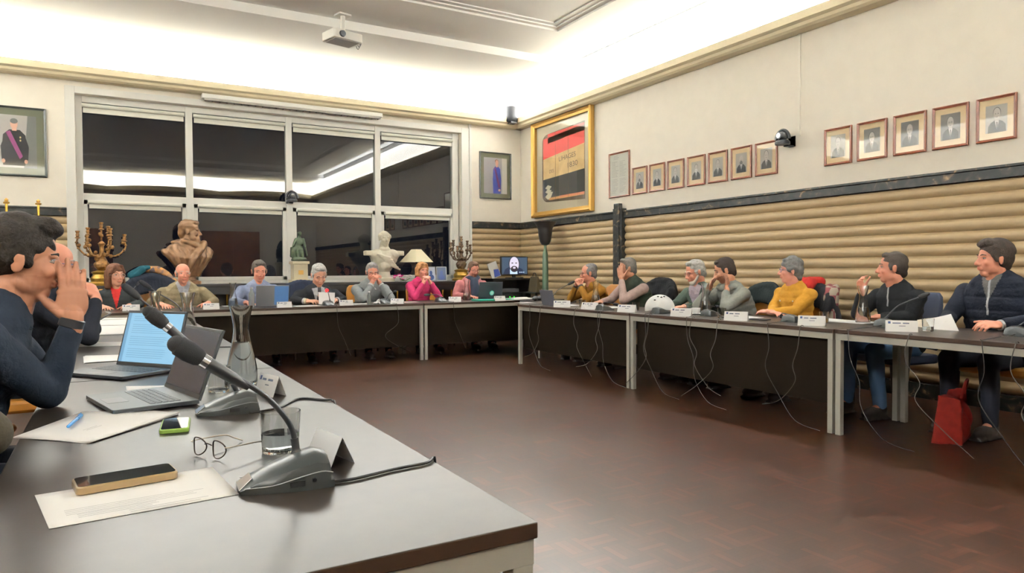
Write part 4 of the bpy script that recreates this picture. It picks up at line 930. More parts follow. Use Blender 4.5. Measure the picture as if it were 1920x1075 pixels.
    if tp.get('vest'):
        sc_ = tp['vest']; s = Soup(R, root)
        for sd_, sg in (('R', 1), ('L', -1)):
            E, Wt, d, n, cc, a = J[sd_]; ln = Wt-E; We = E+ln*(1-.035/np.linalg.norm(ln)); Sh = S[sd_]
            s.ell(Sh, .064*k); s.cap(Sh, E, .060*k, .048*k); s.cap(E, We, .048*k, .034*k)
        torso(s, tx_-.012)
        v, f, _ = vox(s, .007, 4, nz_, 26, 8); link_mesh('shirt', v, f, mat('cloth_%d_%d_%d' % tuple(sc_), sc_, .9, spec=.15, var=.12, vscale=22, bump=.35, bscale=55), t)
    # collar
    if tp.get('col'):
        cc = tp['col']; s = Soup(R, root); hgt = tp.get('colh', .035); rr0 = .066*hs; n_ = 26; a0 = tp.get('gap', .45)
        pts = []; 
        for i in range(n_+1):
            a = PI/2+a0+(2*PI-2*a0)*i/n_; pts.append((math.cos(a), math.sin(a)))
        vv = []
        for x_, y_ in pts:
            cy_ = N[1]+.004; fz = -.035*max(0, y_)*k
            for rr_, zz in ((rr0+.022, -.012), (rr0+.012, hgt*.55), (rr0-.002, hgt), (rr0-.009, hgt), (rr0+.002, -.012)):
                vv.append((x_*rr_, cy_+y_*rr_*.98, N[2]+zz+fz))
        ff = []
        for i in range(n_):
            for j in range(5): ff.append((i*5+j, i*5+(j+1) % 5, (i+1)*5+(j+1) % 5, (i+1)*5+j))
        s.add(vv, ff); 
        if tp.get('flap', True):
            for sg in (-1, 1):
                b0 = N+V(sg*.020, .070*hs, -.028*k); s.ext([b0+V(0, .012, .012), b0+V(sg*.052, -.018, .022), b0+V(sg*.050, .004, -.028), b0+V(sg*.008, .02, -.034)], (0, -.006, 0))
        s.obj('collar', mat('cloth_%d_%d_%d' % tuple(cc), cc, .9, spec=.15, var=.12, vscale=22, bump=.35, bscale=55), t, smooth=True)
    if tp.get('hood'):
        s = Soup(R, root)
        for i in range(9): a = -.3+PI*1.15*i/8+PI*.0; a = PI+(i-4)*.42-PI/2; s.ell(N+V(.095*math.cos(a), -.01+.085*math.sin(a), .01+.02*math.sin(-a)), (.045, .045, .038))
        s.ell(N+V(0, -.11, -.03), (.10, .05, .075)); v, f, _ = vox(s, .008, 3, .003, 30, 3); link_mesh('hood', v, f, Mt, t)
    if tp.get('scarf'):
        s = Soup(R, root); m_ = mat('scarf', tp['scarf'], .95, bump=.5, bscale=40)
        for i in range(12): a = 2*PI*i/12; s.ell(N+V(.082*math.cos(a), .01+.078*math.sin(a), .03+.012*math.sin(3*a)), (.04, .038, .036))
        s.cap(N+V(.03, .10, 0), N+V(.035, .135, -.24), .040, .046); s.cap(N+V(-.02, .10, 0), N+V(-.03, .13, -.20), .036, .042)
        v, f, _ = vox(s, .008, 2, .004, 50, 9); link_mesh('scarf', v, f, m_, t)
    if tp.get('buttons'):
        for i in range(tp['buttons']):
            for sg in (-1, 1):
                z_ = N[2]-.12-.12*i; s = Soup(R, root); tt = (z_-.54)/(N[2]-.54); p = spine(tt)+V(sg*.07, .118*k+tx_, 0); s.ell(p, (.008, .005, .008), nu=8, nv=6); s.obj('button', mat('button_white', (230, 226, 214), .4), t, smooth=True)
    # cuffs and wristwear
    for sd_ in ('R', 'L'):
        E, Wt, d, n, cc, a = J[sd_]; u_ = unit(Wt-E); ln = np.linalg.norm(Wt-E)
        if cuff: s = Soup(R, root); s.tube([Wt-u_*.045, Wt-u_*.02], [.036*k, .034*k], 14); s.obj('shirt_cuff', mat('cloth_%d_%d_%d' % tuple(cuff), cuff, .85, var=.12, vscale=22, bump=.35, bscale=55), t, smooth=True)
        if a.get('band'): s = Soup(R, root); s.tube([Wt-u_*.020, Wt-u_*.018, Wt+u_*.006, Wt+u_*.008], [.029*k, .033*k, .033*k, .029*k], 18); s.obj('wristband' if a['band'][0] < 120 else 'wristwatch', mat('band_%d' % a['band'][0], a['band'], .4, metal=.7 if a['band'][0] > 120 else 0), t, smooth=True)
    if legs:
        s = Soup(R, root); s.ell(B+V(0, 0, -.02), (.165*k*min(girth, 1.2), .125*k*girth, .10))
        for sd_ in ('R', 'L'): a_, b_, c_ = leg[sd_]; s.cap(a_, b_, .092, .070); s.cap(b_, c_, .066, .050)
        v, f, _ = vox(s, .013, 3, .004, 20, 4); link_mesh('trousers', v, f, mat('trousers_%d_%d_%d' % tuple(trousers), trousers, .9, spec=.15), t)
        for sd_ in ('R', 'L'):
            a_, b_, c_ = leg[sd_]; s = Soup(R, root); s.ell(c_+V(0, .06, -.048), (.045, .135, .048)); s.ell(c_+V(0, -.01, -.02), (.045, .05, .055)); s.box(c_+V(-.045, -.07, -.10), c_+V(.045, .18, -.085))
            v, f, _ = vox(s, .010, 2); link_mesh('shoe', v, f, mat('shoe_dark', (34, 28, 26), .5), t)
    PEOPLE[label] = (root, face); return t, root, R, J, H, N
FB = -PI/2     # back row faces the camera side
FR = PI        # right row faces left
FL = 0.0       # left row faces right
CLASP = lambda dz=-.105, dy=.135, k=1: {'R': dict(w=(.055, dy, dz-.045), d=(-.55, .1, .85), n=(-.8, -.3, -.5), curl=.95, pole=(.55, .2, -1)), 'L': dict(w=(-.055, dy, dz-.045), d=(.55, .1, .85), n=(.8, -.3, -.5), curl=.95, pole=(-.55, .2, -1))}
person('woman with long brown hair, dark blazer over red top, back row', onY(217, 517, 9.36), FB, .12, 1.08, 1.08, hy=.45, hair=dict(st='long', c=(98, 62, 42)), glasses=(150, 130, 120), top=dict(name='blazer', c=(52, 56, 56), vz=.22, vw=.05, **{'in': (196, 30, 24)}), sw=.175,
       arms={'R': dict(w=('T', .15, .30)), 'L': dict(w=('T', -.13, .32))})
person('balding man in beige cardigan over grey shirt, seated before the bronze bust', onY(343, 514, 9.36), FB, .14, 1.04, 1.2, hy=.15, skin='ruddy', hair=dict(st='bald', c=(176, 168, 158), n=.001), top=dict(name='cardigan', c=(140, 126, 98), vz=.20, vw=.065, zip=.6, col=(72, 78, 88), **{'in': (158, 158, 166)}), sw=.20,
       arms={'R': dict(w=('T', .26, .34)), 'L': dict(w=('T', -.26, .34))})
person('man with short grey hair in pale blue shirt behind the grey laptop, back row', onY(486, 509, 9.30), FB, .18, 1.12, 1.14, hp=-.22, skin='ruddy', hair=dict(st='short', c=(84, 76, 68), n=.002), lookdown=True, top=dict(name='shirt', c=(150, 160, 188), thick=.008, col=(150, 160, 188), wr=.006), sw=.19,
       arms={'R': dict(w=('T', .20, .36)), 'L': dict(w=('T', -.16, .38))})
person('white-haired man in black suit and tie reading a sheet, middle of the back row', onY(598, 517, 9.10), FB, .34, 1.2, 1.18, hp=-.42, skin='fair', hair=dict(st='short', c=(208, 208, 204), n=.004, brow=(90, 84, 80)), lookdown=True, cuff=(225, 225, 228), top=dict(name='suit_jacket', c=(36, 37, 40), vz=.26, vw=.085, tie=(24, 24, 30), col=(228, 228, 232), **{'in': (226, 226, 232)}), sw=.215,
       arms={'R': dict(w=('T', .20, .50), d=(-.5, .8, .1), n=(-.3, 0, -1), curl=.5, band=(190, 180, 150)), 'L': dict(w=('T', -.18, .46), d=(.5, .8, .15), n=(.4, 0, -1), curl=.7)})
person('grey-haired man with glasses in light grey sweater, hands clasped at mouth, back row', onY(698, 511, 9.22), FB, .22, 1.06, 1.16, hy=-.15, hp=-.2, skin='ruddy', hair=dict(st='short', c=(150, 146, 142), n=.003), glasses=(60, 50, 48), cuff=(226, 226, 226), top=dict(name='sweater', c=(150, 154, 154), col=(226, 226, 226)), sw=.19, arms=CLASP(-.10, .14))
person('blonde woman in pink sweater, hands clasped under chin, back row', onY(792, 508, 9.30), FB, .16, .96, 1.0, hy=.1, skin='pink', hair=dict(st='bob', c=(176, 124, 78)), top=dict(name='sweater', c=(186, 50, 98)), sw=.18, arms=CLASP(-.125, .16))
person('man in salmon shirt with glasses and dark scarf behind the dark laptop, back row', onY(888, 506, 9.36), FB, .14, 1.0, 1.1, hy=.0, hp=-.28, skin='pink', hair=dict(st='short', c=(86, 62, 46), n=.003), glasses=(48, 30, 26), lookdown=True, beard=((.45, .38, .35), .6), top=dict(name='shirt', c=(202, 128, 128), scarf=(48, 56, 74), wr=.006), sw=.20,
       arms={'R': dict(w=('T', .16, .30)), 'L': dict(w=('T', -.16, .30))})
XH = 5.40
person('grey-haired man with glasses in mustard jacket, hands at mouth, far end of right row', onX(1103, 513, XH), FR, .24, 1.02, 1.02, hp=-.1, hy=-.45, skin='ruddy', hair=dict(st='receding', c=(128, 124, 122), n=.003), glasses=(46, 36, 36), top=dict(name='jacket', c=(142, 98, 32), col=(110, 70, 24)), sw=.175,
       arms={'R': dict(w=(.05, .16, -.16), d=(-.55, .1, .85), n=(-.8, -.3, -.4), curl=1.0, band=(40, 34, 34), pole=(.5, .2, -1)), 'L': dict(w=(-.05, .16, -.16), d=(.55, .1, .85), n=(.8, -.3, -.4), curl=1.0, pole=(-.5, .2, -1), band=(40, 34, 34))})
person('grey-haired man in dark green vest over mauve shirt, hand over his face', onX(1176, 504, XH), FR, .26, 1.04, 1.08, hp=-.12, hy=-.5, skin='tan', hair=dict(st='short', c=(112, 106, 98), n=.003), top=dict(name='vest', c=(46, 54, 44), vest=(186, 160, 152), col=(46, 54, 44), colh=.05, flap=False, thick=.02), sw=.195,
       arms={'R': dict(w=('T', .10, .58)), 'L': dict(w=(-.05, .13, -.125), d=(.15, .1, 1), n=(.4, -1, 0), curl=.25, pole=(-.45, .25, -1))})
person('white-haired man with glasses in green cardigan over pale shirt, right row', onX(1303, 511, XH), FR, .22, 1.06, 1.05, hp=-.28, hy=-.35, skin='ruddy', hair=dict(st='short', c=(196, 194, 188), n=.004), glasses=(120, 70, 60), lookdown=True, beard=((.9, .88, .86), .7, (196, 186, 176)), top=dict(name='cardigan', c=(72, 84, 74), vz=.34, vw=.09, col=(214, 196, 206), **{'in': (206, 190, 204)}), sw=.195,
       arms={'R': dict(w=('T', .20, .40)), 'L': dict(w=('T', -.13, .48), band=(30, 26, 26))})
person('dark-haired bearded young man in grey hooded sweater, chin on his hand', onX(1358, 508, XH-.05), FR-.1, .26, 1.03, 1.05, hp=-.30, hy=-.6, skin='tan', hair=dict(st='short', c=(44, 34, 28), n=.002), lookdown=True, beard=((.30, .25, .22), .8), top=dict(name='hoodie', c=(150, 152, 144), hood=1, thick=.016, wr=.006), sw=.185,
       arms={'R': dict(w=(.10, .10, -.17), d=(-.4, -.1, .9), n=(-.7, -.6, 0), curl=.5, pole=(.5, .3, -1)), 'L': dict(w=(-.075, .035, -.20), d=(.1, -.25, 1), n=(.9, .2, 0), curl=.35, pole=(-.45, .3, -1))})
person('woman with short grey hair in mustard yellow jacket and patterned collar', onX(1482, 508, XH), FR, .10, .97, .98, hp=.02, hy=-.75, skin='pink', hair=dict(st='crop', c=(112, 110, 108), n=.005), glasses=(90, 100, 130), top=dict(name='jacket', c=(202, 146, 52), col=(226, 214, 200), colh=.06, thick=.014, buttons=2, wr=.006), sw=.175,
       arms={'R': dict(w=('T', -.02, .38), d=(-1, .2, 0)), 'L': dict(w=('T', .04, .33), d=(1, .1, .05), n=(0, -.3, -1))})
person('man with short dark grey hair in black zip sweater and blue jeans, right row', onX(1672, 503, XH+.05), FR-.15, .12, 1.03, 1.0, hp=.03, hy=-.75, skin='ruddy', hair=dict(st='short', c=(62, 54, 48), n=.003), trousers=(92, 122, 158), top=dict(name='sweater', c=(26, 27, 29), col=(26, 27, 29), colh=.055, zip=.14, flap=False), sw=.20,
       arms={'R': dict(w=('A', .10, .33, .98), d=(0, .3, 1), n=(-1, 0, 0), curl=1.1), 'L': dict(w=('T', -.02, .28))}, knee={'R': (.10, .46, .56), 'L': (-.10, .42, .52)})
pn = person('large man with dark brown hair in navy zip jacket holding papers, near right', onX(1862, 487, XH+.05), FR-.05, .16, 1.07, 1.12, hp=.02, hy=-.6, skin='ruddy', hair=dict(st='thick', c=(52, 42, 36), n=.003), girth=1.2, top=dict(name='jacket', c=(20, 24, 35), vz=.13, vw=.05, col=(20, 24, 35), colh=.06, zip=.22, thick=.022, wr=.006, **{'in': (90, 88, 84)}), sw=.22,
       arms={'R': dict(w=('T', .14, .50), d=(-.3, 1, 0), curl=.6), 'L': dict(w=('T', -.20, .44), d=(.45, .9, .05), n=(.5, 0, -1), curl=.9, band=(170, 172, 172))})
# left row
person('balding man in dark sweater with glasses behind the near man, hand at his mouth', atD(104, 496, 4.05), FL, .20, 1.05, 1.05, hp=-.12, skin='ruddy', hair=dict(st='bald', c=(150, 142, 134), n=.001), glasses=(90, 90, 100), top=dict(name='sweater', c=(24, 26, 34)), sw=.19,
       arms={'L': dict(w=(-.06, .13, -.16), d=(.2, .0, 1), n=(.3, -1, 0), curl=.9, pole=(-.4, .4, -1)), 'R': dict(w=(.03, .20, -.20), d=(-.4, -.3, .8), n=(-.6, -.6, 0), curl=1.1, pole=(.4, .5, -1))})
PN = atD(44, 490, 2.15)
person('dark-haired man in navy sweater nearest the camera, hands pressed together at his mouth', PN, FL, .22, 1.03, 1.08, hp=-.12, hy=.05, skin='tan', hair=dict(st='thick', c=(40, 33, 27), n=.005), vx=.0036, beard=((.70, .66, .63), .7), top=dict(name='sweater', c=(34, 42, 54), col=(30, 37, 48), flap=False, colh=.02, thick=.010), sw=.19,
       arms={'R': dict(w=(.022, .125, -.190), d=(-.04, .02, 1), n=(-1, -.25, 0), curl=.08, pole=(.2, -.5, -1), band=(32, 32, 34), spread=.82, hk=1.08), 'L': dict(w=(-.022, .125, -.190), d=(.04, .02, 1), n=(1, -.25, 0), curl=.08, pole=(-.2, -.5, -1), spread=.82, hk=1.08)})
person('person in grey-brown jacket cut off by the left edge, elbow at the table corner', V(-.42, 1.80, 1.24), FL, .16, 1.0, 1.0, skin='fair', hair=dict(st='short', c=(90, 80, 70)), top=dict(name='jacket', c=(72, 66, 54), thick=.022), sw=.19,
       arms={'L': dict(w=('A', -.10, .20, .98), d=(.3, -.2, 1), n=(.6, -.8, 0), curl=.8, E=(-.165, .330, .80)), 'R': dict(w=('A', .13, .12, .62), d=(0, 1, 0), pole=(.5, -.5, 0), E=(.24, -.02, .74))})
# ------------------------------------------------------------------ chairs
def make_chair(name, m, label, group):
    t = thing(name, (0, 0, 0), label, 'chair', group)
    s = Soup(); s.rbox((-.24, -.22, .40), (.24, .24, .47), .06); s.obj('seat', m, t, bevel=.018, smooth=True)
    s = Soup(); n = 9; v = []; f = []
    for j, (z, dy, th) in enumerate(((.50, 0, .03), (.55, -.005, .05), (.70, -.02, .055), (.86, -.04, .05), (.93, -.05, .045), (.965, -.055, .03))):
        hw = (.22, .225, .235, .235, .215, .17)[j]
        for q in (-1, 1):
            for i in range(n):
                x = hw*(2*i/(n-1)-1); y = -.27+dy+.09*(x/.235)**2+q*th/2; v.append((x, y, z))
    L_ = 2*n; J_ = 6
    for j in range(J_-1):
        for i in range(n-1):
            f.append((j*L_+i, j*L_+i+1, (j+1)*L_+i+1, (j+1)*L_+i)); f.append((j*L_+n+i, (j+1)*L_+n+i, (j+1)*L_+n+i+1, j*L_+n+i+1))
        f.append((j*L_, (j+1)*L_, (j+1)*L_+n, j*L_+n)); f.append((j*L_+n-1, j*L_+2*n-1, (j+1)*L_+2*n-1, (j+1)*L_+n-1))
    for i in range(n-1): f.append((i, n+i, n+i+1, i+1)); b0 = (J_-1)*L_; f.append((b0+i, b0+i+1, b0+n+i+1, b0+n+i))
    s.add(v, f); s.obj('backrest', m, t, bevel=.012, smooth=True)
    for sg in (-1, 1):
        s = Soup(); p = spline([(sg*.26, -.20, .66), (sg*.27, -.05, .675), (sg*.27, .10, .665), (sg*.265, .17, .64)], 5)
        for a, b_ in zip(p[:-1], p[1:]): s.cap(a, b_, .018, .018, 8)
        s.obj('armrest', M_wood, t, smooth=True)
        s = Soup(); s.tube([(sg*.265, .14, .65), (sg*.25, .17, .42), (sg*.24, .20, 0)], [.016, .018, .013], 10); s.obj('leg', M_dwood, t, smooth=True)
        s = Soup(); s.tube([(sg*.22, -.285, .62), (sg*.235, -.23, .42), (sg*.235, -.27, 0)], [.015, .018, .013], 10); s.obj('leg', M_dwood, t, smooth=True)
    return t
KEYS = {k_[:26]: v_ for k_, v_ in PEOPLE.items()}
def who(part): return next(v_ for k_, v_ in PEOPLE.items() if part in k_)
CH = [('long brown hair', 'amber leather armchair under the long-haired woman', 0, 0), ('beige cardigan', 'amber leather armchair under the man in beige cardigan', 0, 0), ('pale blue shirt', 'amber leather armchair under the man in pale blue shirt', 0, 0),
      ('black suit', 'amber leather armchair under the man in black suit', .03, .08), ('light grey sweater', 'amber leather armchair under the man in light grey sweater', 0, 0), ('pink sweater', 'amber leather armchair showing left of the woman in pink', -.13, 0), ('salmon shirt', 'amber leather armchair under the scarfed man', -.10, 0),
      ('mustard jacket', 'amber leather armchair under the man in mustard jacket', 0, 0), ('dark green vest', 'amber leather armchair under the man in green vest', 0, .0), ('green cardigan', 'amber leather armchair under the man in green cardigan', 0, 0), ('hooded', 'amber leather armchair under the man in hooded sweater', .0, 0), ('mustard yellow', 'amber leather armchair under the woman in mustard yellow', .08, .02), ('blue jeans', 'navy upholstered chair under the man in black sweater', .06, 0), ('navy zip', 'amber leather armchair under the large man in navy jacket', .0, .03),
      ('balding man in dark', 'amber leather armchair under the balding man in dark sweater', 0, 0), ('nearest the camera', 'amber leather armchair with wooden arms under the man nearest the camera', 0, .02), ('cut off by', 'amber leather armchair at the left edge of the photo', 0, .02)]
amb = make_chair('armchair', M_amber, CH[0][1], 'armchairs round the conference tables'); first = True
CHAIRS = {}
for key, lb, side, back in CH:
    root, face = who(key); R = rz(face-PI/2); p = root+R@V(side, -back, 0)
    if key == 'blue jeans':
        nv = make_chair('armchair', M_navyc, lb, 'armchairs round the conference tables'); nv.location = p; nv.rotation_euler = (0, 0, face-PI/2)
    elif first: amb.location = p; amb.rotation_euler = (0, 0, face-PI/2); first = False
    else: dup(amb, tuple(p), face-PI/2, lb)
    CHAIRS[key] = (p, face-PI/2)
px_ = onY(283, 540, 9.80); dup(amb, (px_[0], 9.62, 0), PI, 'amber leather armchair heaped with a dark coat, between long-haired woman and beige cardigan'); CHAIRS['coat pile'] = (V(px_[0], 9.62, 0), PI)
px_ = onX(1585, 560, 5.9); 
# ------------------------------------------------------------------ coats and scarves on chair backs
def coat(label, chair, c, w=.27, top=1.0, bulk=1.0, name='coat', cat='coat', drop=.45, dx=0, seed=1, lining=None):
    p, r_ = chair; R = rz(r_); t = thing(name, tuple(p+R@V(dx, -.33, .5)), label, cat)
    s = Soup(R, p)
    for x in np.linspace(-w, w, 14):
        q = 1-.35*(x/w)**2; yb = -.325+.09*(x/.235)**2; xx = x+dx
        s.cap((xx, yb-.0, top-.02-.10*(x/w)**2), (xx*1.02, yb-.045, top-.15-.08*(x/w)**2), .055*bulk*q, .06*bulk*q)
        s.cap((xx*1.0, yb-.05, top-.15-.08*(x/w)**2), (xx*1.08, yb-.07, top-drop), .06*bulk*q, .05*bulk)
        s.cap((xx, yb, top-.02-.10*(x/w)**2), (xx*.98, yb+.075, top-.16-.1*(x/w)**2), .05*bulk*q, .03*bulk*q)
    v, f, _ = vox(s, .009, 3, .009, 20, seed); link_mesh('shell', v, f, mat('cloth_%d_%d_%d' % tuple(c), c, .9, spec=.15, var=.12, vscale=22, bump=.35, bscale=55), t)
    return t, R, p
coat('black coat draped over the chair back between green vest and green cardigan men', CHAIRS['dark green vest'], (20, 20, 23), .27, 1.03, 1.15, seed=3)
coat('dark green coat on the chair between the hooded man and the woman in yellow', CHAIRS['hooded'], (30, 38, 38), .24, 1.0, 1.0, seed=4)
t, R, p = coat('black coat over the chair back behind the woman in mustard yellow', CHAIRS['mustard yellow'], (30, 30, 34), .27, 1.0, 1.05, seed=5)
def cloth_piece(name, label, cat, R, p, paths, r_, c, seed, var_m=None):
    t = thing(name, tuple(p+R@V(*paths[0][0])), label, cat); s = Soup(R, p)
    for pts in paths:
        q = spline(pts, 4)
        for a, b_ in zip(q[:-1], q[1:]): s.cap(a, b_, r_, r_, 10)
    v, f, _ = vox(s, .009, 3, .006, 28, seed); link_mesh('cloth', v, f, var_m or mat('cloth_%d_%d_%d' % tuple(c), c, .9, spec=.15, var=.12, vscale=22, bump=.35, bscale=55), t)
cloth_piece('red_jacket', 'red jacket draped over the chair right behind the woman in yellow', 'jacket', R, p, [[(.10+dx, -.33, 1.04), (.08+dx, -.22, 1.0), (.09+dx, -.20, .82), (.10+dx, -.20, .66)] for dx in (-.0, -.05, -.10)]+[[(.05, -.33, 1.05), (-.05, -.35, 1.04)]], .045, (160, 34, 30), 6)
M_plaid = mat('grey_plaid', (120, 112, 102), .9); nt, b = nodes_of(M_plaid)
tc = nt.nodes.new('ShaderNodeTexCoord'); vo = nt.nodes.new('ShaderNodeTexChecker'); vo.inputs['Scale'].default_value = 14; vo.inputs['Color1'].default_value = lin((140, 130, 116)); vo.inputs['Color2'].default_value = lin((110, 54, 58)); nt.links.new(tc.outputs['Object'], vo.inputs['Vector']); nt.links.new(vo.outputs['Color'], b.inputs['Base Color'])
cloth_piece('plaid_scarf', 'grey and dark red plaid scarf hanging beside the red jacket', 'scarf', R, p, [[(-.16-dx, -.34, .99), (-.20-dx, -.26, .95), (-.21-dx, -.23, .80), (-.20-dx, -.22, .62)] for dx in (0, .06)], .04, (0, 0, 0), 8, M_plaid)
coat('dark coat draped over the chair of the man in black suit', CHAIRS['black suit'], (34, 40, 56), .31, 1.02, 1.05, seed=7)
t, R, p = coat('dark navy coat heaped on the chair under the bronze bust', CHAIRS['coat pile'], (28, 32, 42), .28, 1.10, 1.45, seed=9)
cloth_piece('teal_scarf', 'teal scarf lying on top of the dark coat heap', 'scarf', R, p, [[(.22, -.30, 1.13), (.12, -.33, 1.21), (.02, -.33, 1.22)], [(.20, -.28, 1.10), (.08, -.28, 1.20)]], .035, (28, 76, 86), 10)
M_flor = mat('patterned_cloth', (120, 90, 50), .9); nt, b = nodes_of(M_flor)
tc = nt.nodes.new('ShaderNodeTexCoord'); vo = nt.nodes.new('ShaderNodeTexVoronoi'); vo.inputs['Scale'].default_value = 22; cr = nt.nodes.new('ShaderNodeValToRGB'); cr.color_ramp.elements[0].color = lin((160, 112, 50)); cr.color_ramp.elements[1].color = lin((60, 56, 66)); nt.links.new(tc.outputs['Object'], vo.inputs['Vector']); nt.links.new(vo.outputs['Color'], cr.inputs['Fac']); nt.links.new(cr.outputs['Color'], b.inputs['Base Color'])
cloth_piece('patterned_shawl', 'brown patterned shawl over the right of the dark coat heap', 'shawl', R, p, [[(.02, -.36, 1.20), (-.10, -.34, 1.19), (-.22, -.30, 1.10), (-.33, -.26, .98)]], .045, (0, 0, 0), 12, M_flor)
# red bag under the right table
c = onZ(1785, 825, 0); t = thing('tote_bag', (c[0], c[1], 0), 'red fabric tote bag standing on the floor under the near right table', 'bag')
s = Soup(rz(.35), c); hw, dp, h = .19, .09, .34
v = [(-hw, -dp, 0), (hw, -dp, 0), (hw, dp, 0), (-hw, dp, 0), (-hw*.9, -dp*.8, h*.9), (-.02, -dp*.3, h*.86), (hw*.8, -dp*.7, h), (hw*.8, dp*.5, h*.95), (0, dp*.4, h*.9), (-hw*.9, dp*.7, h*.95)]
s.add(v, [(3, 2, 1, 0), (0, 1, 6, 5, 4), (1, 2, 7, 6), (2, 3, 9, 8, 7), (3, 0, 4, 9), (4, 5, 8, 9), (5, 6, 7, 8)])
s.ell((-.09, -.05, .12), (.07, .07, .11)); s.ell((.08, -.04, .14), (.08, .07, .12))
vv, ff, _ = vox(s, .010, 3, .008, 22, 4); link_mesh('body', vv, ff, mat('red_fabric', (84, 17, 11), .85, var=.15, spec=.15), t)
s = Soup(rz(.35), c); s.tube(spline([(-.08, -.06, .30), (-.07, -.08, .40), (.05, -.08, .41), (.07, -.06, .31)], 6), .008, 8); s.obj('handle', mat('red_fabric'), t, smooth=True)
# ------------------------------------------------------------------ things on the tables
TZ = .74
def sheet(label, pts, n=1, name='paper_sheet', cat='paper', lines=None, dz=0, curlz=0, m=None, group=None, tiltz=None):
    # pts: four corners on the table (x, y); n stacked leaves merged as one lying pile
    c = np.mean([V(*p, 0) for p in pts], axis=0); t = thing(name, (c[0], c[1], TZ+dz), label, cat, group)
    z = TZ+dz+.0008
    for k in range(n):
        s = Soup(); a = (k*.37 % .06)-.02 if n > 1 else 0; R = rz(a*(k > 0)); N_ = 8; v = []
        P4 = [R@(V(*p, 0)-c)+c+V(.004*k if k else 0, -.003*k if k else 0, 0) for p in pts]
        for i in range(N_+1):
            for j in range(N_+1):
                u_, w_ = i/N_, j/N_; p = P4[0]*(1-u_)*(1-w_)+P4[1]*u_*(1-w_)+P4[2]*u_*w_+P4[3]*(1-u_)*w_
                zz = z+.0012*k+curlz*(math.sin(u_*3.1+k)*.4+w_*w_*.8*(1 if k == n-1 else .3))*(.3+.7*u_)
                v.append((p[0], p[1], zz))
        f = [(i*(N_+1)+j, (i+1)*(N_+1)+j, (i+1)*(N_+1)+j+1, i*(N_+1)+j+1) for i in range(N_) for j in range(N_)]
        s.add(v, f); o = s.obj('sheet', m or M_paper, t, smooth=True)
        sol = o.modifiers.new('thickness', 'SOLIDIFY'); sol.thickness = .0006; sol.offset = 0
    if lines:
        s = Soup(); rg = random.Random(int(c[0]*999)); P4 = [V(*p, 0) for p in pts]
        def Q(u_, w_): p = P4[0]*(1-u_)*(1-w_)+P4[1]*u_*(1-w_)+P4[2]*u_*w_+P4[3]*(1-u_)*w_; return (p[0], p[1], z+.0012*(n-1)+.0008)
        for (u0, u1, w0, w1, cnt) in lines:
            for i in range(cnt):
                u_ = u0+(u1-u0)*i/max(1, cnt-1); e = w1-(w1-w0)*rg.uniform(0, .35); s.add([Q(u_, w0), Q(u_+.006, w0), Q(u_+.006, e), Q(u_, e)], [(0, 1, 2, 3)])
        s.obj('printed_text', M_ink, t)
    return t
O = lambda u, v, z=TZ: onZ(u, v, z)[:2]
sheet('printed white sheet lying under the gold phone in the foreground', [O(65, 930), O(92, 993), O(448, 928), O(398, 877)], lines=[(0.05, .95, 0, 0, 0)] and [(.62, .75, .1, .85, 4), (.78, .86, .15, .7, 3), (.9, .95, .4, .85, 2)])
sheet('crumpled pile of white papers with a blue pen on top, left foreground', [O(22, 822), O(160, 832), O(330, 778), O(150, 775)], n=4, curlz=.006, lines=[(.6, .64, .3, .5, 2)])
sheet('white sheet corner sticking out beneath the dark-screened laptop', [O(200, 790), O(290, 790), O(322, 774), O(240, 766)])
sheet('white sheet between the two open laptops on the left table', [O(238, 738), O(330, 734), O(420, 722), O(236, 725)])
sheet('folded white papers beside the base of the bright laptop', [O(157, 682), O(240, 676), O(240, 667), O(156, 669)], n=4, name='paper_stack', curlz=.004)
sheet('long white sheet on the left table beyond the folded papers', [O(145, 651), O(262, 648), O(262, 641), O(146, 643)], n=2)
sheet('untidy pile of white documents on the far left table, nearest part', [O(160, 630), O(262, 626), O(266, 612), O(180, 613)], n=5, name='paper_stack', curlz=.010)
sheet('untidy pile of white documents on the far left table, farther part', [O(168, 612), O(262, 610), O(262, 601), O(176, 602)], n=5, name='paper_stack', curlz=.008)
sheet('single white sheet at the far end of the left table', [O(178, 600), O(250, 599), O(252, 596), O(180, 597)])
for (u, v, w, lb) in ((190, 579, .30, 'white sheet at the left end of the back row, beside the microphone'), (292, 577, .32, 'white sheet before the man in beige cardigan'), (440, 574, .28, 'white sheet under the carafe by the grey laptop'), (575, 574, .30, 'blue-grey papers beside the name card of the man in pale blue'), (676, 570, .22, 'white sheet between suited man and grey sweater man'), (762, 567, .30, 'white sheet before the woman in pink'), (985, 568, .20, 'small white sheet at the corner of the tables')):
    c = O(u, v); sheet(lb, [(c[0]-w/2, c[1]-.10), (c[0]+w/2, c[1]-.10), (c[0]+w/2, c[1]+.12), (c[0]-w/2, c[1]+.12)], m=None)
c = O(966, 563); sheet('curved stack of white papers at the right end of the back row', [(c[0]-.24, c[1]-.12), (c[0]+.24, c[1]-.12), (c[0]+.24, c[1]+.12), (c[0]-.24, c[1]+.12)], n=7, curlz=.03, name='paper_stack')
for (u, v, dx, dy, n, lb) in ((1065, 573, .22, .30, 3, 'white papers before the man in mustard'), (1148, 577, .24, .26, 2, 'white notes before the man in green vest'), (1398, 596, .20, .20, 4, 'crumpled white papers before the woman in mustard yellow'), (1578, 604, .16, .46, 6, 'stack of white papers left of the carafe before the empty place')):
    c = O(u, v); sheet(lb, [(c[0]-dx/2, c[1]-dy/2), (c[0]+dx/2, c[1]-dy/2), (c[0]+dx/2, c[1]+dy/2), (c[0]-dx/2, c[1]+dy/2)], n=n, curlz=.008, name='paper_stack' if n > 3 else 'paper_sheet')
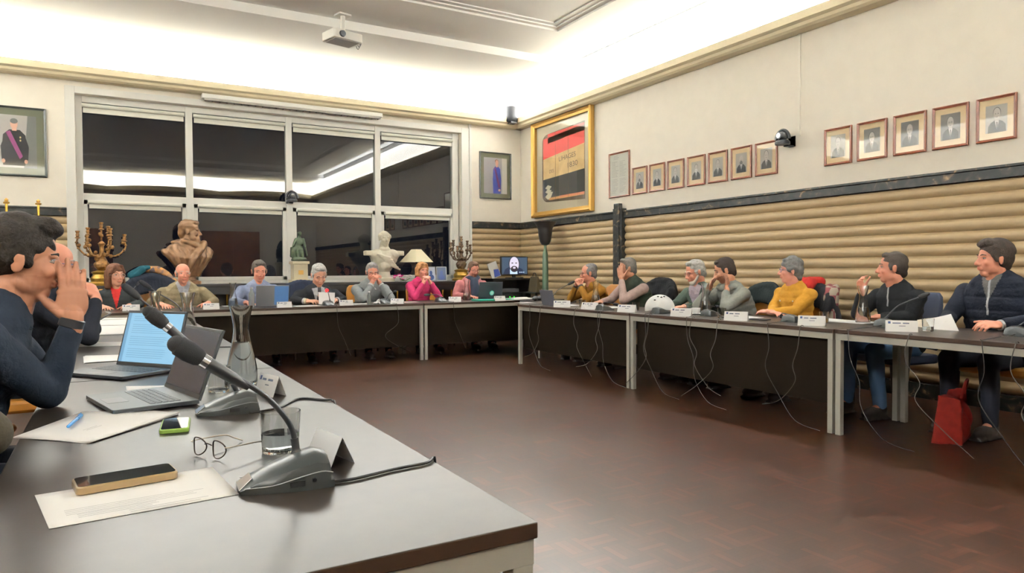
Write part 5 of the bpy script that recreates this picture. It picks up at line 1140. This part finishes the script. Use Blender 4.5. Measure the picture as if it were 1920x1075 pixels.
# pen
p0, p1 = onZ(128, 800, TZ+.012), onZ(152, 779, TZ+.012)
t = thing('ballpoint_pen', tuple(p0), 'blue ballpoint pen on the pile of papers in the left foreground', 'pen'); u_ = unit(p1-p0); M_pen = mat('blue_pen', (50, 128, 190), .3)
s = Soup(); s.tube([p0-u_*.012, p0, p1-u_*.01], [.001, .0045, .0045], 12); s.obj('barrel', M_pen, t, smooth=True)
s = Soup(); s.tube([p1-u_*.05, p1, p1+u_*.006], [.0055, .0055, .004], 12); s.box((-.001, -.001, 0), (.001, .001, .004), R=None, c=p1+V(0, 0, .004)); s.tube([p1+V(0, 0, .0065), p1-u_*.038+V(0, 0, .0075)], .0012, 6); s.obj('pen_cap', M_pen, t, smooth=True)
# phones
def phone(label, c, a, w, l, th, case, z, glass=(14, 16, 18)):
    t = thing('smartphone', (c[0], c[1], z), label, 'phone'); R = rz(a); C_ = (c[0], c[1], z)
    s = Soup(R, C_); s.rbox((-w/2, -l/2, 0), (w/2, l/2, th), .012, seg=5); s.obj('phone_case', case, t, bevel=.0025, smooth=True)
    s = Soup(R, C_); s.rbox((-w/2+.004, -l/2+.004, th), (w/2-.004, l/2-.004, th+.0006), .009, seg=5); s.obj('screen', mat('black_screen_%d' % glass[0], glass, .08, coat=1), t)
    s = Soup(R, C_); s.box((-w/2-.0012, l*.05, th*.35), (-w/2+.001, l*.16, th*.7)); s.box((-w/2-.0012, l*.2, th*.35), (-w/2+.001, l*.32, th*.7)); s.obj('side_button', M_black, t)
q = [onZ(*p, TZ+.004) for p in ((140, 930), (170, 943), (345, 895), (318, 881))]; cc = np.mean(q, axis=0)
phone('gold-cased smartphone lying on the printed sheet in the foreground', (.022, 1.600), -1.43, .082, .180, .016, mat('gold_clear_case', (136, 112, 74), .3, coat=.5), TZ+.0022, (16, 24, 26))
phone('smartphone in lime green case on the left table, near the dark laptop', (.150, 2.108), -.12, .072, .155, .012, mat('lime_rubber', (132, 164, 76), .45), TZ)
# mobile on the back row
def mic(label, base, a, path, gnk, lit=False, cable=None, big=False, group='gooseneck conference microphones', tip=None):
    b0 = V(*base); t = thing('gooseneck_microphone', tuple(b0), label, 'microphone', group); R = rz(a)
    # wedge: low chrome nose at -x, tall back at +x
    prof = [(-.085, 0), (-.087, .008), (-.070, .020), (-.030, .038), (.020, .054), (.055, .062), (.078, .056), (.085, .02), (.085, 0)]
    def wid(x): return .040+.026*min(1, (x+.087)/.09)
    v = []; n = len(prof)
    for x, z in prof:
        w = wid(x)
        for q, zz in ((-1, 0), (-1, min(z, .014)), (-.86, z*.80), (-.5, z), (0, z*1.06), (.5, z), (.86, z*.80), (1, min(z, .014)), (1, 0)): v.append((x, q*w, zz))
    f = [(i*9+j, i*9+j+1, (i+1)*9+j+1, (i+1)*9+j) for i in range(n-1) for j in range(8)]+[(i*9+8, i*9, (i+1)*9, (i+1)*9+8) for i in range(n-1)]
    s = Soup(R, b0); s.add(v, f); o = s.obj('base', mat('mic_body_grey', (42, 45, 44), .33), t, smooth=True)
    if big:
        s = Soup(R, b0); s.ext([(-.0885, -.030, .006), (-.0885, .030, .006), (-.064, .024, .0255), (-.064, -.024, .0255)], (-.001, 0, .0012)); s.obj('talk_button', M_chrome, t, bevel=.001)
        s = Soup(R, b0); s.box((.0, -.0675, .010), (.028, -.0645, .021)); s.tube([(.046, -.068, .019), (.046, -.063, .019)], .004, 10); s.obj('socket', M_black, t)
        s = Soup(R, b0); pts = [(-.080, -.0425, .0125), (-.03, -.058, .016), (.02, -.0665, .028), (.06, -.0665, .034), (.082, -.0665, .030)]; s.tube(spline(pts, 4), .0012, 6); s.obj('trim_line', M_lgrey, t, smooth=True); s = Soup(R, b0); s.tube(spline([(x, -y, z) for x, y, z in pts], 4), .0012, 6); s.obj('trim_line', M_lgrey, t, smooth=True)
    P = [np.asarray(p, float) for p in path]; sp_ = spline(P, 8); k = len(sp_)
    s = Soup(); s.tube(sp_[:int(k*.12)+2], [.010*gnk, .0085*gnk]+[.006*gnk]*(int(k*.12)), 12); s.obj('neck_socket', M_black, t, smooth=True)
    s = Soup(); s.tube(sp_, .0042*gnk, 10); s.obj('gooseneck', M_black, t, smooth=True)
    d = unit(sp_[-1]-sp_[-2]); e = sp_[-1]; hl = .075*gnk if tip is None else tip
    if big: s = Soup(); s.tube([e-d*.075*gnk, e-d*.05*gnk, e-d*.01*gnk, e], [.0045*gnk, .0085*gnk, .0095*gnk, .0095*gnk], 14); s.obj('neck_sleeve', M_black, t, smooth=True); s = Soup(); s.tube([e-d*.008*gnk, e+d*.004*gnk], .0100*gnk, 14); s.obj('ring', M_chrome, t, smooth=True)
    s = Soup(); s.tube([e, e+d*hl*.15, e+d*hl*.5, e+d*hl*.85, e+d*hl], [.0088*gnk, .0125*gnk, .0150*gnk, .0140*gnk, .007*gnk], 16); s.ell(e+d*hl*.92, .012*gnk)
    ws = s.obj('windscreen', mat('black_foam', (26, 26, 27), .95, bump=.3, bscale=600), t, smooth=True)
    if lit: s = Soup(); s.tube([e-d*.004, e+d*.014], .018*gnk, 14); s.obj('light_ring', mat('red_light_ring', (180, 20, 20), .4, emit=(255, 30, 30), es=2), ws, smooth=True)
    if cable is not None:
        c = thing('microphone_cable', tuple(cable[0][0]), cable[1], 'cable', 'microphone cables'); s = Soup(); s.tube(spline(cable[0], 6), .0028*max(1, gnk*.9), 7); me = s.obj('cord', M_cable, c, smooth=True)
def nk(y, px): return [onY(u, v, y+dy) for (u, v, dy) in px]
Z4 = TZ+.004
mic('large microphone in the foreground, grey wedge base with long black gooseneck', (.298, 1.432, TZ), -.05, nk(1.45, [(556, 852, 0), (545, 800, 0), (505, 750, 0), (450, 712, 0), (395, 684, 0), (381, 676, 0)]), 1.35, big=True, tip=.062,
    cable=([onZ(605, 906, Z4), onZ(660, 899, Z4), onZ(740, 880, Z4), onZ(800, 868, Z4), V(.624, 1.44, TZ+.004), V(.630, 1.44, TZ-.02), V(.640, 1.46, .5), V(.65, 1.5, .25), V(.62, 1.6, .02)], 'black cable running from the foreground microphone over the table edge'))
mic('microphone behind the foreground one, grey wedge base right of the dark laptop', (.305, 2.265, TZ), -.05, nk(2.30, [(447, 738, 0), (428, 706, 0), (390, 672, 0), (350, 640, 0), (322, 620, 0), (312, 612, 0)]), 1.45, big=True, tip=.070,
    cable=([onZ(468, 774, Z4), onZ(520, 766, Z4), onZ(560, 748, Z4), onZ(610, 750, Z4), V(.625, 2.26, TZ+.004), V(.632, 2.24, TZ-.03), V(.64, 2.2, .45), V(.64, 2.1, .02)], 'black cable from the second microphone draped over the left table edge'))
mic('microphone in front of the second man on the left, neck over the bright laptop', (.30, 4.25, TZ), .0, nk(4.25, [(372, 633, 0), (350, 620, 0), (318, 600, 0), (285, 578, 0), (262, 560, 0)]), 1.4, cable=([V(.39, 4.25, Z4), V(.5, 4.2, Z4), V(.624, 4.1, Z4), V(.632, 4.1, .70), V(.64, 4.0, .3)], 'cable of the third microphone along the left table'))
mic('microphone at the far end of the left table by the carafe', (.35, 6.3, TZ), .0, nk(6.3, [(345, 592, 0), (330, 570, 0), (300, 552, 0), (283, 541, 0)]), 1.3)
BM = [(232, 578, 255, 536, 'microphone before the long-haired woman, back row'), (617, 573, 613, 545, 'microphone with glowing red ring before the suited man'), (722, 569, 738, 548, 'microphone before the man in light grey sweater'), (828, 566, 806, 553, 'microphone right of the woman in pink')]
for i, (u, v, tu, tv, lb) in enumerate(BM):
    c = onZ(u, v, TZ); c = V(c[0], c[1], TZ); lit = i == 1
    mic(lb, c, PI/2, [c+V(0, -.05, .055), c+V((tu-u)/280, -.03, .055+(v-tv)/300), V(*onY(tu, tv, c[1]+.06))], 1.15, lit=lit,
        cable=([c+V(.0, -.085, .01), V(c[0]+.03, TYB+.01, TZ+.005), V(c[0]+.035, TYB-.008, TZ-.01), V(c[0]+.05, TYB-.01, .5), V(c[0]+.12*(1 if i % 2 else -1), TYB-.01, .33), V(c[0]+.2, TYB-.02, .12)], 'cable of the '+lb.replace(', back row', '')))
RM = [(1040, 571, 1065, 534, 'microphone with raised neck before the man in mustard'), (1135, 582, 1150, 570, 'flat microphone base before the man in green vest'), (1240, 588, 1255, 572, 'microphone behind the white helmet'), (1335, 593, 1340, 575, 'microphone before the hooded man'), (1490, 604, 1465, 592, 'microphone behind the name card of the woman in yellow'), (1666, 613, 1722, 558, 'microphone with long grey neck before the man in black sweater'), (1915, 630, 1960, 600, 'microphone at the right edge, beside the navy-jacket man')]
for i, (u, v, tu, tv, lb) in enumerate(RM):
    c = onZ(u, v, TZ); c = V(c[0], c[1], TZ); e = onX(tu, tv, c[0]+.14); st = c+V(-.05, 0, .055); m_ = (st+e)/2+V(-.04, 0, .02)
    mic(lb, c, PI, [st, m_, e], 1.1, cable=([c+V(-.085, 0, .012), V(TXR+.02, c[1]-.03, TZ+.005), V(TXR-.008, c[1]-.035, TZ-.01), V(TXR-.012, c[1]-.05, .56), V(TXR-.012, c[1]-.02-.10*(i % 2), .40), V(TXR-.015, c[1]-.14, .22), V(TXR-.03, c[1]-.30, .05), V(TXR-.02, c[1]-.5, .01)], 'hanging cable of the '+lb.replace('right of the ', 'by the ')))
for i, (y, w) in enumerate(((6.9, .2), (6.2, -.2), (5.75, .25), (5.0, .2), (4.45, -.22), (4.15, .25), (3.35, .2), (2.55, -.25), (1.95, -.2))):
    z0 = .668; t = thing('hanging_cable', (TXR-.01, y, z0), 'dark cable dangling in front of the right table row, %s from its far end' % ('first second third fourth fifth sixth seventh eighth ninth'.split()[i]), 'cable', 'microphone cables')
    s = Soup(); s.tube(spline([(TXR+.03, y, TZ+.004), (TXR-.008, y, TZ-.005), (TXR-.012, y+.02, .58), (TXR-.014, y+w*.3, .45), (TXR-.014, y+w*.2, .33), (TXR-.014, y+w*.9, .17), (TXR-.03, y+w*1.6, .05 if i % 2 else .12)], 6), .0030, 6); s.obj('cord', mat('grey_cable', (60, 57, 53), .5), t, smooth=True)
# name cards
def card(label, c, a, w=.17, h=.068, text_=True, dp=.06, m=None):
    t = thing('name_card', (c[0], c[1], TZ), label, 'card', 'folded name cards on the tables'); R = rz(a); C_ = (c[0], c[1], TZ); th = .0012
    s = Soup(R, C_)
    for sg in (-1, 1): s.add([(-w/2, sg*dp/2, .0005), (w/2, sg*dp/2, .0005), (w/2, 0, h), (-w/2, 0, h), (-w/2, sg*(dp/2-th), .0005), (w/2, sg*(dp/2-th), .0005), (w/2, 0, h-th), (-w/2, 0, h-th)], [(0, 1, 2, 3), (7, 6, 5, 4), (0, 3, 7, 4), (1, 5, 6, 2), (0, 4, 5, 1)])
    s.obj('folded_card', m or M_paper, t)
    if text_:
        def Q(x, q): return (x, -dp/2*(1-q)-.0006, h*q+.0004)
        s = Soup(R, C_); s.add([Q(-w*.42, .70), Q(-w*.34, .70), Q(-w*.34, .90), Q(-w*.42, .90)], [(0, 1, 2, 3)]); s.obj('emblem', M_blueink, t)
        s = Soup(R, C_); x = -w*.28; rg = random.Random(int(abs(c[1])*100))
        for k in range(2):
            L_ = rg.uniform(.16, .26)*w; s.add([Q(x, .70), Q(x+L_, .70), Q(x+L_, .80), Q(x, .80)], [(0, 1, 2, 3)]); x += L_+.012
        s.add([Q(-w*.08, .48), Q(w*.12, .48), Q(w*.12, .53), Q(-w*.08, .53)], [(0, 1, 2, 3)]); s.obj('printed_name', mat('card_print', (96, 104, 128), .8), t)
for u, v, lb in ((246, 583, 'white name card before the long-haired woman'), (396, 580, 'white name card right of the man in beige cardigan'), (534, 577, 'white name card right of the grey laptop'), (649, 573, 'white name card right of the suited man'), (745, 570, 'small turned name card before the woman in pink'), (853, 566, 'white name card left of the green folder'), (945, 565, 'white name card right of the green folder')):
    c = O(u, v); card(lb, (c[0], max(c[1]-.0, TYB+.05)), {745: -.6, 853: -.45}.get(u, 0))
for u, v, lb, a in ((1033, 577, 'name card at the far end of the right row, turned sideways', -PI/2+.9), (1088, 581, 'name card beside the plastic cup before the man in mustard', -PI/2+.5), (1167, 586, 'name card before the man in green vest, left of the helmet', -PI/2+.5), (1267, 594, 'name card right of the white helmet', -PI/2+.5), (1370, 602, 'name card before the hooded man', -PI/2+.5), (1522, 611, 'name card right of the microphone before the woman in yellow', -PI/2+.5), (1690, 622, 'name card in front of the man in black sweater', -PI/2+.62)):
    c = O(u, v); card(lb, (max(c[0], TXR+.09), c[1]), a, w=.19, h=.075)
card('blank silver-grey folded card in the foreground, right of the tumbler', (.425, 1.565), -PI/2+.2, w=.125, h=.062, text_=False, dp=.058, m=mat('pale_card', (196, 198, 202), .5))
card('white folded name card seen edge-on at the left table edge', (.475, 2.50), -PI/2+.3, w=.13, h=.07, dp=.05)
# laptops
def laptop(label, c, a, w, d, lid, ang, scr, shell, screen_lines=False, z=TZ):
    t = thing('laptop', (c[0], c[1], z), label, 'laptop'); R = rz(a); C_ = V(c[0], c[1], z)
    s = Soup(R, C_); s.rbox((-w/2, -d/2, .004), (w/2, d/2, .017), .010); s.obj('base', shell, t, bevel=.002)
    s = Soup(R, C_)
    for r_ in range(5):
        for k in range(13): x = -w*.42+k*w*.84/13; y = d*.30-r_*.0185; s.box((x, y-.015, .017), (x+w*.84/13-.003, y, .0185))
    s.obj('keyboard', M_black, t)
    s = Soup(R, C_); s.box((-.05, -d*.44, .017), (.05, -d*.20, .0175)); s.obj('touchpad', M_grey, t)
    Rl = R@rx(-ang); h0 = C_+R@V(0, d/2-.004, .014)
    s = Soup(Rl, h0); s.rbox((-w/2, -.001, 0), (w/2, .006, lid), .001); lid_o = s.obj('lid', shell, t, bevel=.002)
    s = Soup(Rl, h0); s.box((-w/2+.002, -.0022, .004), (w/2-.002, -.001, lid-.003)); s.obj('bezel', M_black, lid_o)
    s = Soup(Rl, h0); s.add([(-w/2+.010, -.0028, .018), (w/2-.010, -.0028, .018), (w/2-.010, -.0028, lid-.012), (-w/2+.010, -.0028, lid-.012)], [(0, 1, 2, 3)]); o = s.obj('screen', scr, lid_o)
    if screen_lines:
        s = Soup(Rl, h0); rg = random.Random(5)
        for i in range(22):
            zz = .03+i*(lid-.05)/22
            if i % 6 == 0: continue
            x = -w/2+.05; s.add([(x, -.0032, zz), (x+rg.uniform(.5, .72)*w, -.0032, zz), (x+.6*w, -.0032, zz+.0022), (x, -.0032, zz+.0022)], [(0, 1, 2, 3)])
        s.add([(-w/2+.01, -.0032, .018), (-w/2+.03, -.0032, .018), (-w/2+.03, -.0032, lid-.012), (-w/2+.01, -.0032, lid-.012)], [(0, 1, 2, 3)])
        s.obj('screen_text', mat('screen_text_blue', (10, 10, 10), .3, emit=(120, 172, 208), es=.75), lid_o)
    return t, Rl, h0
laptop('open grey laptop with dark screen on the left table', (.085, 2.575), -PI/2+.22, .36, .25, .235, .35, mat('dark_screen', (36, 42, 54), .25), mat('laptop_grey', (58, 62, 64), .4, metal=.3))
laptop('open laptop with bright pale blue document on screen, left table', (.030, 3.34), -.93, .36, .25, .25, .28, mat('blue_document_screen', (10, 10, 10), .3, emit=(150, 206, 238), es=.75), mat('laptop_dark', (42, 46, 50), .4, metal=.3), True)
c = O(505, 574); t, Rl, h0 = laptop('grey laptop seen from behind before the man in pale blue shirt', (1.70, 8.86), PI, .38, .25, .25, .22, mat('dark_screen', (36, 42, 54), .25), mat('laptop_silver', (118, 118, 120), .4, metal=.3))
s = Soup(Rl, h0); s.box((-.185, .006, .01), (-.02, .0068, .24)); s.obj('blue_sticker', mat('blue_sticker', (72, 110, 160), .5), t)
t, Rl, h0 = laptop('dark laptop with round teal sticker before the scarfed man', (4.70, 8.88), PI, .38, .25, .25, .2, mat('dark_screen', (36, 42, 54), .25), mat('laptop_black', (32, 36, 42), .45))
s = Soup(Rl, h0); s.tube([(-.02, .006, .09), (-.02, .0072, .09)], .036, 24); s.obj('round_sticker', mat('teal_sticker', (100, 196, 184), .5), t)
s = Soup(Rl, h0)
s.tube([(-.02, .0072, .09), (-.02, .0078, .09)], .026, 20); s.obj('sticker_mark', mat('sticker_mark', (196, 226, 220), .5), t)
t, Rl, h0 = laptop('small grey laptop seen from the side at the far end of the right row', (4.62, 6.95), PI/2, .28, .19, .18, .25, mat('dark_screen', (36, 42, 54), .25), mat('laptop_slate', (74, 74, 80), .4))
# green folder
c = O(905, 567); t = thing('document_folder', (4.66, 8.56, TZ), 'green document folder under the dark laptop at the back row', 'folder'); s = Soup(rz(.05), (4.66, 8.60, TZ)); s.rbox((-.28, -.13, .0005), (.28, .12, .022), .01); s.obj('cover', mat('green_plastic', (24, 132, 108), .4), t, bevel=.006)
# tablet in the second man's hand
p = V(-.02, 4.5, .0); t = thing('tablet', (.0, 4.75, .76), 'dark tablet tilted up at the left table edge, held by the second man', 'tablet'); R = rz(.15)@ry(-.55)
tp_ = onY(168, 607, 4.8)
s = Soup(R, tp_); s.rbox((-.12, -.09, -.004), (.12, .09, .004), .012); s.obj('shell', M_grey, t, bevel=.002)
s = Soup(R, tp_); s.box((-.108, -.08, .004), (.108, .08, .0046)); s.obj('screen', mat('tablet_screen', (70, 60, 70), .15), t)
# eyeglasses on the table
gc = V(.19, 1.725, TZ); t = thing('eyeglasses', tuple(gc), 'pair of round thin-rimmed glasses lying open on the near table', 'glasses'); R = rz(-1.05)
M_rim = mat('bronze_rim', (62, 50, 42), .3, metal=.7); M_gl2 = mat('temple_plastic', (176, 166, 150), .3)
s = Soup(R, gc)
for sg in (-1, 1): s.tube([(sg*.034+.0225*math.cos(a), 0+.004*math.cos(a*2), .0240+.0205*math.sin(a)) for a in np.linspace(0, 2*PI, 25)], .0016, 8, cap=False)
s.tube(spline([(-.0125, 0, .030), (0, -.003, .034), (.0125, 0, .030)], 4), .0014, 7); s.obj('rims', M_rim, t, smooth=True)
for sg in (-1, 1):
    s = Soup(R, gc); s.tube([(sg*.034+.0213*math.cos(a), .0003, .0240+.0193*math.sin(a)) for a in (0,)]+[(sg*.034+.021, .0008, .024)], .0005, 4) if False else s.add([(sg*.034+.0213*math.cos(a), 0, .0240+.0193*math.sin(a)) for a in np.linspace(0, 2*PI, 24, endpoint=False)], [tuple(range(24))]); s.obj('lens', M_pglass, t)
    s = Soup(R, gc); s.tube(spline([(sg*.057, 0, .030), (sg*.066, .01, .030), (sg*.066, .09, .026), (sg*.062, .118, .014), (sg*.058, .14, .003)], 5), [.0012]*8+[.0018]*13, 7); s.obj('temple', M_gl2, t, smooth=True)
# glassware
def tumbler(label, c, r_=.040, h=.088, water=.0, group='drinking glasses on the tables'):
    t = thing('drinking_glass', (c[0], c[1], TZ), label, 'glass', group); C_ = (c[0], c[1], TZ+.0005)
    s = Soup(None, C_); s.lathe([(0, .001), (0, r_*.86), (.004, r_*.88), (h, r_), (h, r_-.0018), (.008, r_*.86-.0018), (.006, .001)], n=28); s.obj('glass_wall', M_glass, t, smooth=True)
    if water: s = Soup(None, C_); s.lathe([(.0062, .001), (.0062, r_*.86-.0012), (water, r_*.93-.0022), (water, .001)], n=28); s.obj('water', M_water, t, smooth=True)
def carafe(label, c, k=1.0, water=.12, group='water carafes on the tables'):
    t = thing('carafe', (c[0], c[1], TZ), label, 'carafe', group); C_ = (c[0], c[1], TZ+.0005); pr = [(0, .052), (.012, .056), (.05, .055), (.10, .047), (.15, .035), (.195, .028), (.225, .029), (.26, .035), (.29, .041)]
    s = Soup(None, C_); s.lathe([(0, .001)]+[(z*k, q*k) for z, q in pr]+[(z*k if z > 0 else .006, (q-.0022)*k) for z, q in pr[::-1]]+[(.006, .001)], n=32); s.obj('glass_wall', M_glass, t, smooth=True)
    if water:
        ins = [(.0064, .001)]+[((z if z > 0 else .0064)*k, (q-.0026)*k) for z, q in pr if z < water]
        zz = [z for z, q in pr]; qq = [q for z, q in pr]; qw = float(np.interp(water, zz, qq)); ins += [(water*k, (qw-.0026)*k), (water*k, .001)]
        s = Soup(None, C_); s.lathe(ins, n=32); s.obj('water', M_water, t, smooth=True)
tumbler('glass tumbler with water behind the foreground microphone', (.345, 1.70), .047, .095, .045)
tumbler('empty glass tumbler left of the large carafe on the left table', (.33, 2.66), .040, .09)
carafe('large glass carafe of water on the left table, nearest the camera', (.430, 2.80), 1.02, .155)
carafe('glass carafe on the left table beyond the bright laptop', (.40, 4.55), 1.05, .10)
carafe('glass carafe at the far end of the left table', (.28, 5.6), 1.0, .12)
for u, v, lb in ((437, 575, 'glass carafe left of the grey laptop, back row'), (875, 563, 'glass carafe before the scarfed man'),): c = O(u, v); carafe(lb, c, 1.0, .10)
for u, v, lb in ((1117, 572, 'glass carafe before the man in green vest'), (1322, 588, 'glass carafe before the hooded man'), (1618, 606, 'glass carafe before the empty place with the red jacket')): c = O(u, v); carafe(lb, c, 1.0, .12)
for u, v, lb in ((250, 577, 'glass behind the name card of the long-haired woman'), (395, 574, 'glass behind the name card right of the beige cardigan man'), (645, 568, 'glass before the suited man'), (938, 561, 'glass behind the name card right of the green folder'), (1092, 576, 'clear plastic cup behind the name card before the mustard man'), (1192, 583, 'glass left of the white helmet'), (1290, 589, 'glass right of the name card beside the helmet'), (1353, 596, 'glass before the hooded man, left of his name card'), (1545, 605, 'clear water glass right of the name card before the woman in yellow'), (1740, 621, 'frosted glass before the large man in navy jacket')): c = O(u, v); tumbler(lb, c, .038, .085, .03 if u in (1545, 1740) else 0)
def bottle(label, c, r_=.03, h=.20, white=False):
    t = thing('water_bottle', (c[0], c[1], TZ), label, 'bottle'); C_ = (c[0], c[1], TZ+.0005); s = Soup(None, C_); s.lathe([(0, r_*.9), (.008, r_), (h*.68, r_), (h*.82, r_*.5), (h*.92, r_*.42), (h*.93, .001)], n=20); s.obj('body', mat('clear_plastic', (214, 224, 224), .15, trans=.7, ior=1.3), t, smooth=True)
    s = Soup(None, C_); s.lathe([(h*.92, r_*.5), (h, r_*.5)], n=16); s.obj('cap', M_lgrey if not white else M_paper, t, smooth=True)
bottle('small clear bottle standing left of the grey laptop', O(472, 577), .034, .24); bottle('small clear bottle before the man in light grey sweater', O(692, 572), .026, .17, True)
# tissues / cups
for u, v, lb in ((1103, 580, 'crumpled white tissue beside the name card of the mustard man'), (1305, 590, 'white cup and saucer right of the helmet'), (708, 571, 'crumpled white tissue before the man in light grey sweater')):
    c = O(u, v); t = thing('crumpled_tissue' if 'tissue' in lb else 'coffee_cup', (c[0], c[1], TZ), lb, 'tissue' if 'tissue' in lb else 'cup')
    if 'tissue' in lb:
        s = Soup(None, (c[0], c[1], TZ)); rg = random.Random(u)
        for k in range(7): s.cap((rg.uniform(-.05, .05), rg.uniform(-.03, .03), .014), (rg.uniform(-.03, .03), rg.uniform(-.03, .03), rg.uniform(.02, .07)), .013, .007, 8)
        vv, ff, _ = vox(s, .006, 1, .003, 80, 2); link_mesh('tissue', vv, ff, M_paper, t, smooth=False)
    else:
        s = Soup(None, (c[0], c[1], TZ)); s.lathe([(.0005, .04), (.004, .045), (.012, .072), (.010, .072), (.006, .03)], n=24); s.obj('saucer', M_paper, t, smooth=True)
        s = Soup(None, (c[0], c[1], TZ)); s.lathe([(.007, .022), (.02, .034), (.062, .041), (.060, .038), (.02, .028), (.016, .001)], n=24); s.tube(spline([(0, .038, .052), (0, .062, .045), (0, .060, .028), (0, .034, .022)], 5), .004, 8); s.obj('cup', M_paper, t, smooth=True)
# helmet
c = O(1222, 588); hc = V(c[0]+.12, c[1]+.02, TZ); t = thing('bicycle_helmet', tuple(hc), 'white bicycle helmet resting on the right table', 'helmet')
def helmet_pt(th, ph, r_): return V(r_[0]*math.sin(th)*math.cos(ph), r_[1]*math.sin(th)*math.sin(ph), .045+r_[2]*math.cos(th))
s = Soup(rz(2.6), hc); v = []; nu, nv = 36, 14
for lay, q in ((0, 1), (1, .90)):
    for i in range(nv+1):
        for j in range(nu):
            ph = 2*PI*j/nu; drop = .30*(.5+.5*math.cos(2*ph))*.45+.06; th = (PI/2+drop)*i/nv; v.append(helmet_pt(max(th, .001), ph, (.145*q, .118*q, .135*q)))
L_ = (nv+1)*nu; f = []
for i in range(nv):
    for j in range(nu): a, b_ = i*nu+j, i*nu+(j+1) % nu; f.append((a, b_, b_+nu, a+nu)); f.append((L_+a, L_+a+nu, L_+b_+nu, L_+b_))
for j in range(nu): a = nv*nu+j; b_ = nv*nu+(j+1) % nu; f.append((a, b_, L_+b_, L_+a))
s.add(v, f); s.obj('shell', mat('white_helmet_shell', (228, 230, 232), .35), t, smooth=True)
s = Soup(rz(2.6), hc)
for th, ph in ((.55, 1.2), (.55, 2.0), (.9, 1.0), (.5, 3.6), (.5, 4.4), (.62, 1.6)): p_ = helmet_pt(th, ph, (.147, .120, .137)); s.ell(p_, (.011, .008, .006))
s.obj('vent', M_black, t, smooth=True)
# sheets held by two of the men
sh = thing('paper_sheet', (2.43, 8.80, .80), 'white sheet held up by the man in black suit', 'paper')
a_, b_, c_, d_ = onY(598, 571, 8.72), onY(627, 571, 8.72), onY(628, 549, 8.80), onY(597, 548, 8.80); s = Soup(); s.ext([a_, b_, c_, d_], (0, .001, 0)); s.obj('sheet', M_paper, sh)
sh = thing('paper_sheet', tuple(O(1775, 618))+(TZ+.02,), 'white sheets held by the large man in navy jacket', 'paper')
P_ = [onX(1755, 622, 4.93), onX(1800, 625, 4.93), onX(1783, 589, 5.03), onX(1735, 600, 5.03)]; s = Soup(); s.ext(P_, (.001, 0, 0)); s.obj('sheet', M_paper, sh)
P_ = [onX(1715, 612, 5.0), onX(1750, 618, 5.0), onX(1765, 594, 5.06), onX(1720, 600, 5.06)]; s = Soup(); s.ext(P_, (.001, 0, 0)); s.obj('sheet', mat('beige_paper', (206, 196, 180), .7), sh)
# small things
c = O(1475, 603); t = thing('key_fob', (c[0], c[1], TZ), 'small glossy orange fob beside the microphone before the woman in yellow', 'fob'); s = Soup(None, (c[0], c[1], TZ)); s.ell((0, 0, .018), (.016, .024, .018)); s.obj('body', mat('orange_gloss', (214, 84, 40), .25), t, smooth=True)
c = O(1425, 600); t = thing('smartphone', (c[0], c[1], TZ), 'dark phone lying before the woman in mustard yellow', 'phone'); s = Soup(rz(.2), (c[0], c[1], TZ)); s.rbox((-.04, -.08, .0), (.04, .08, .010), .01); s.obj('phone_case', M_black, t, bevel=.002)
c = O(1005, 564); t = thing('black_pouch', (c[0]+.05, c[1], TZ), 'crumpled black pouch at the corner of the tables', 'pouch'); s = Soup(None, (c[0]+.05, c[1], TZ))
for k in range(5): s.ell((-.06+.03*k, .02*(k % 2), .035), (.04, .05, .035))
vv, ff, _ = vox(s, .009, 2, .005, 40, 3); link_mesh('pouch', vv, ff, M_black, t)
for u, lb in ((425, 'thin clear gooseneck stand before the bust reflected at the left window'),): pass
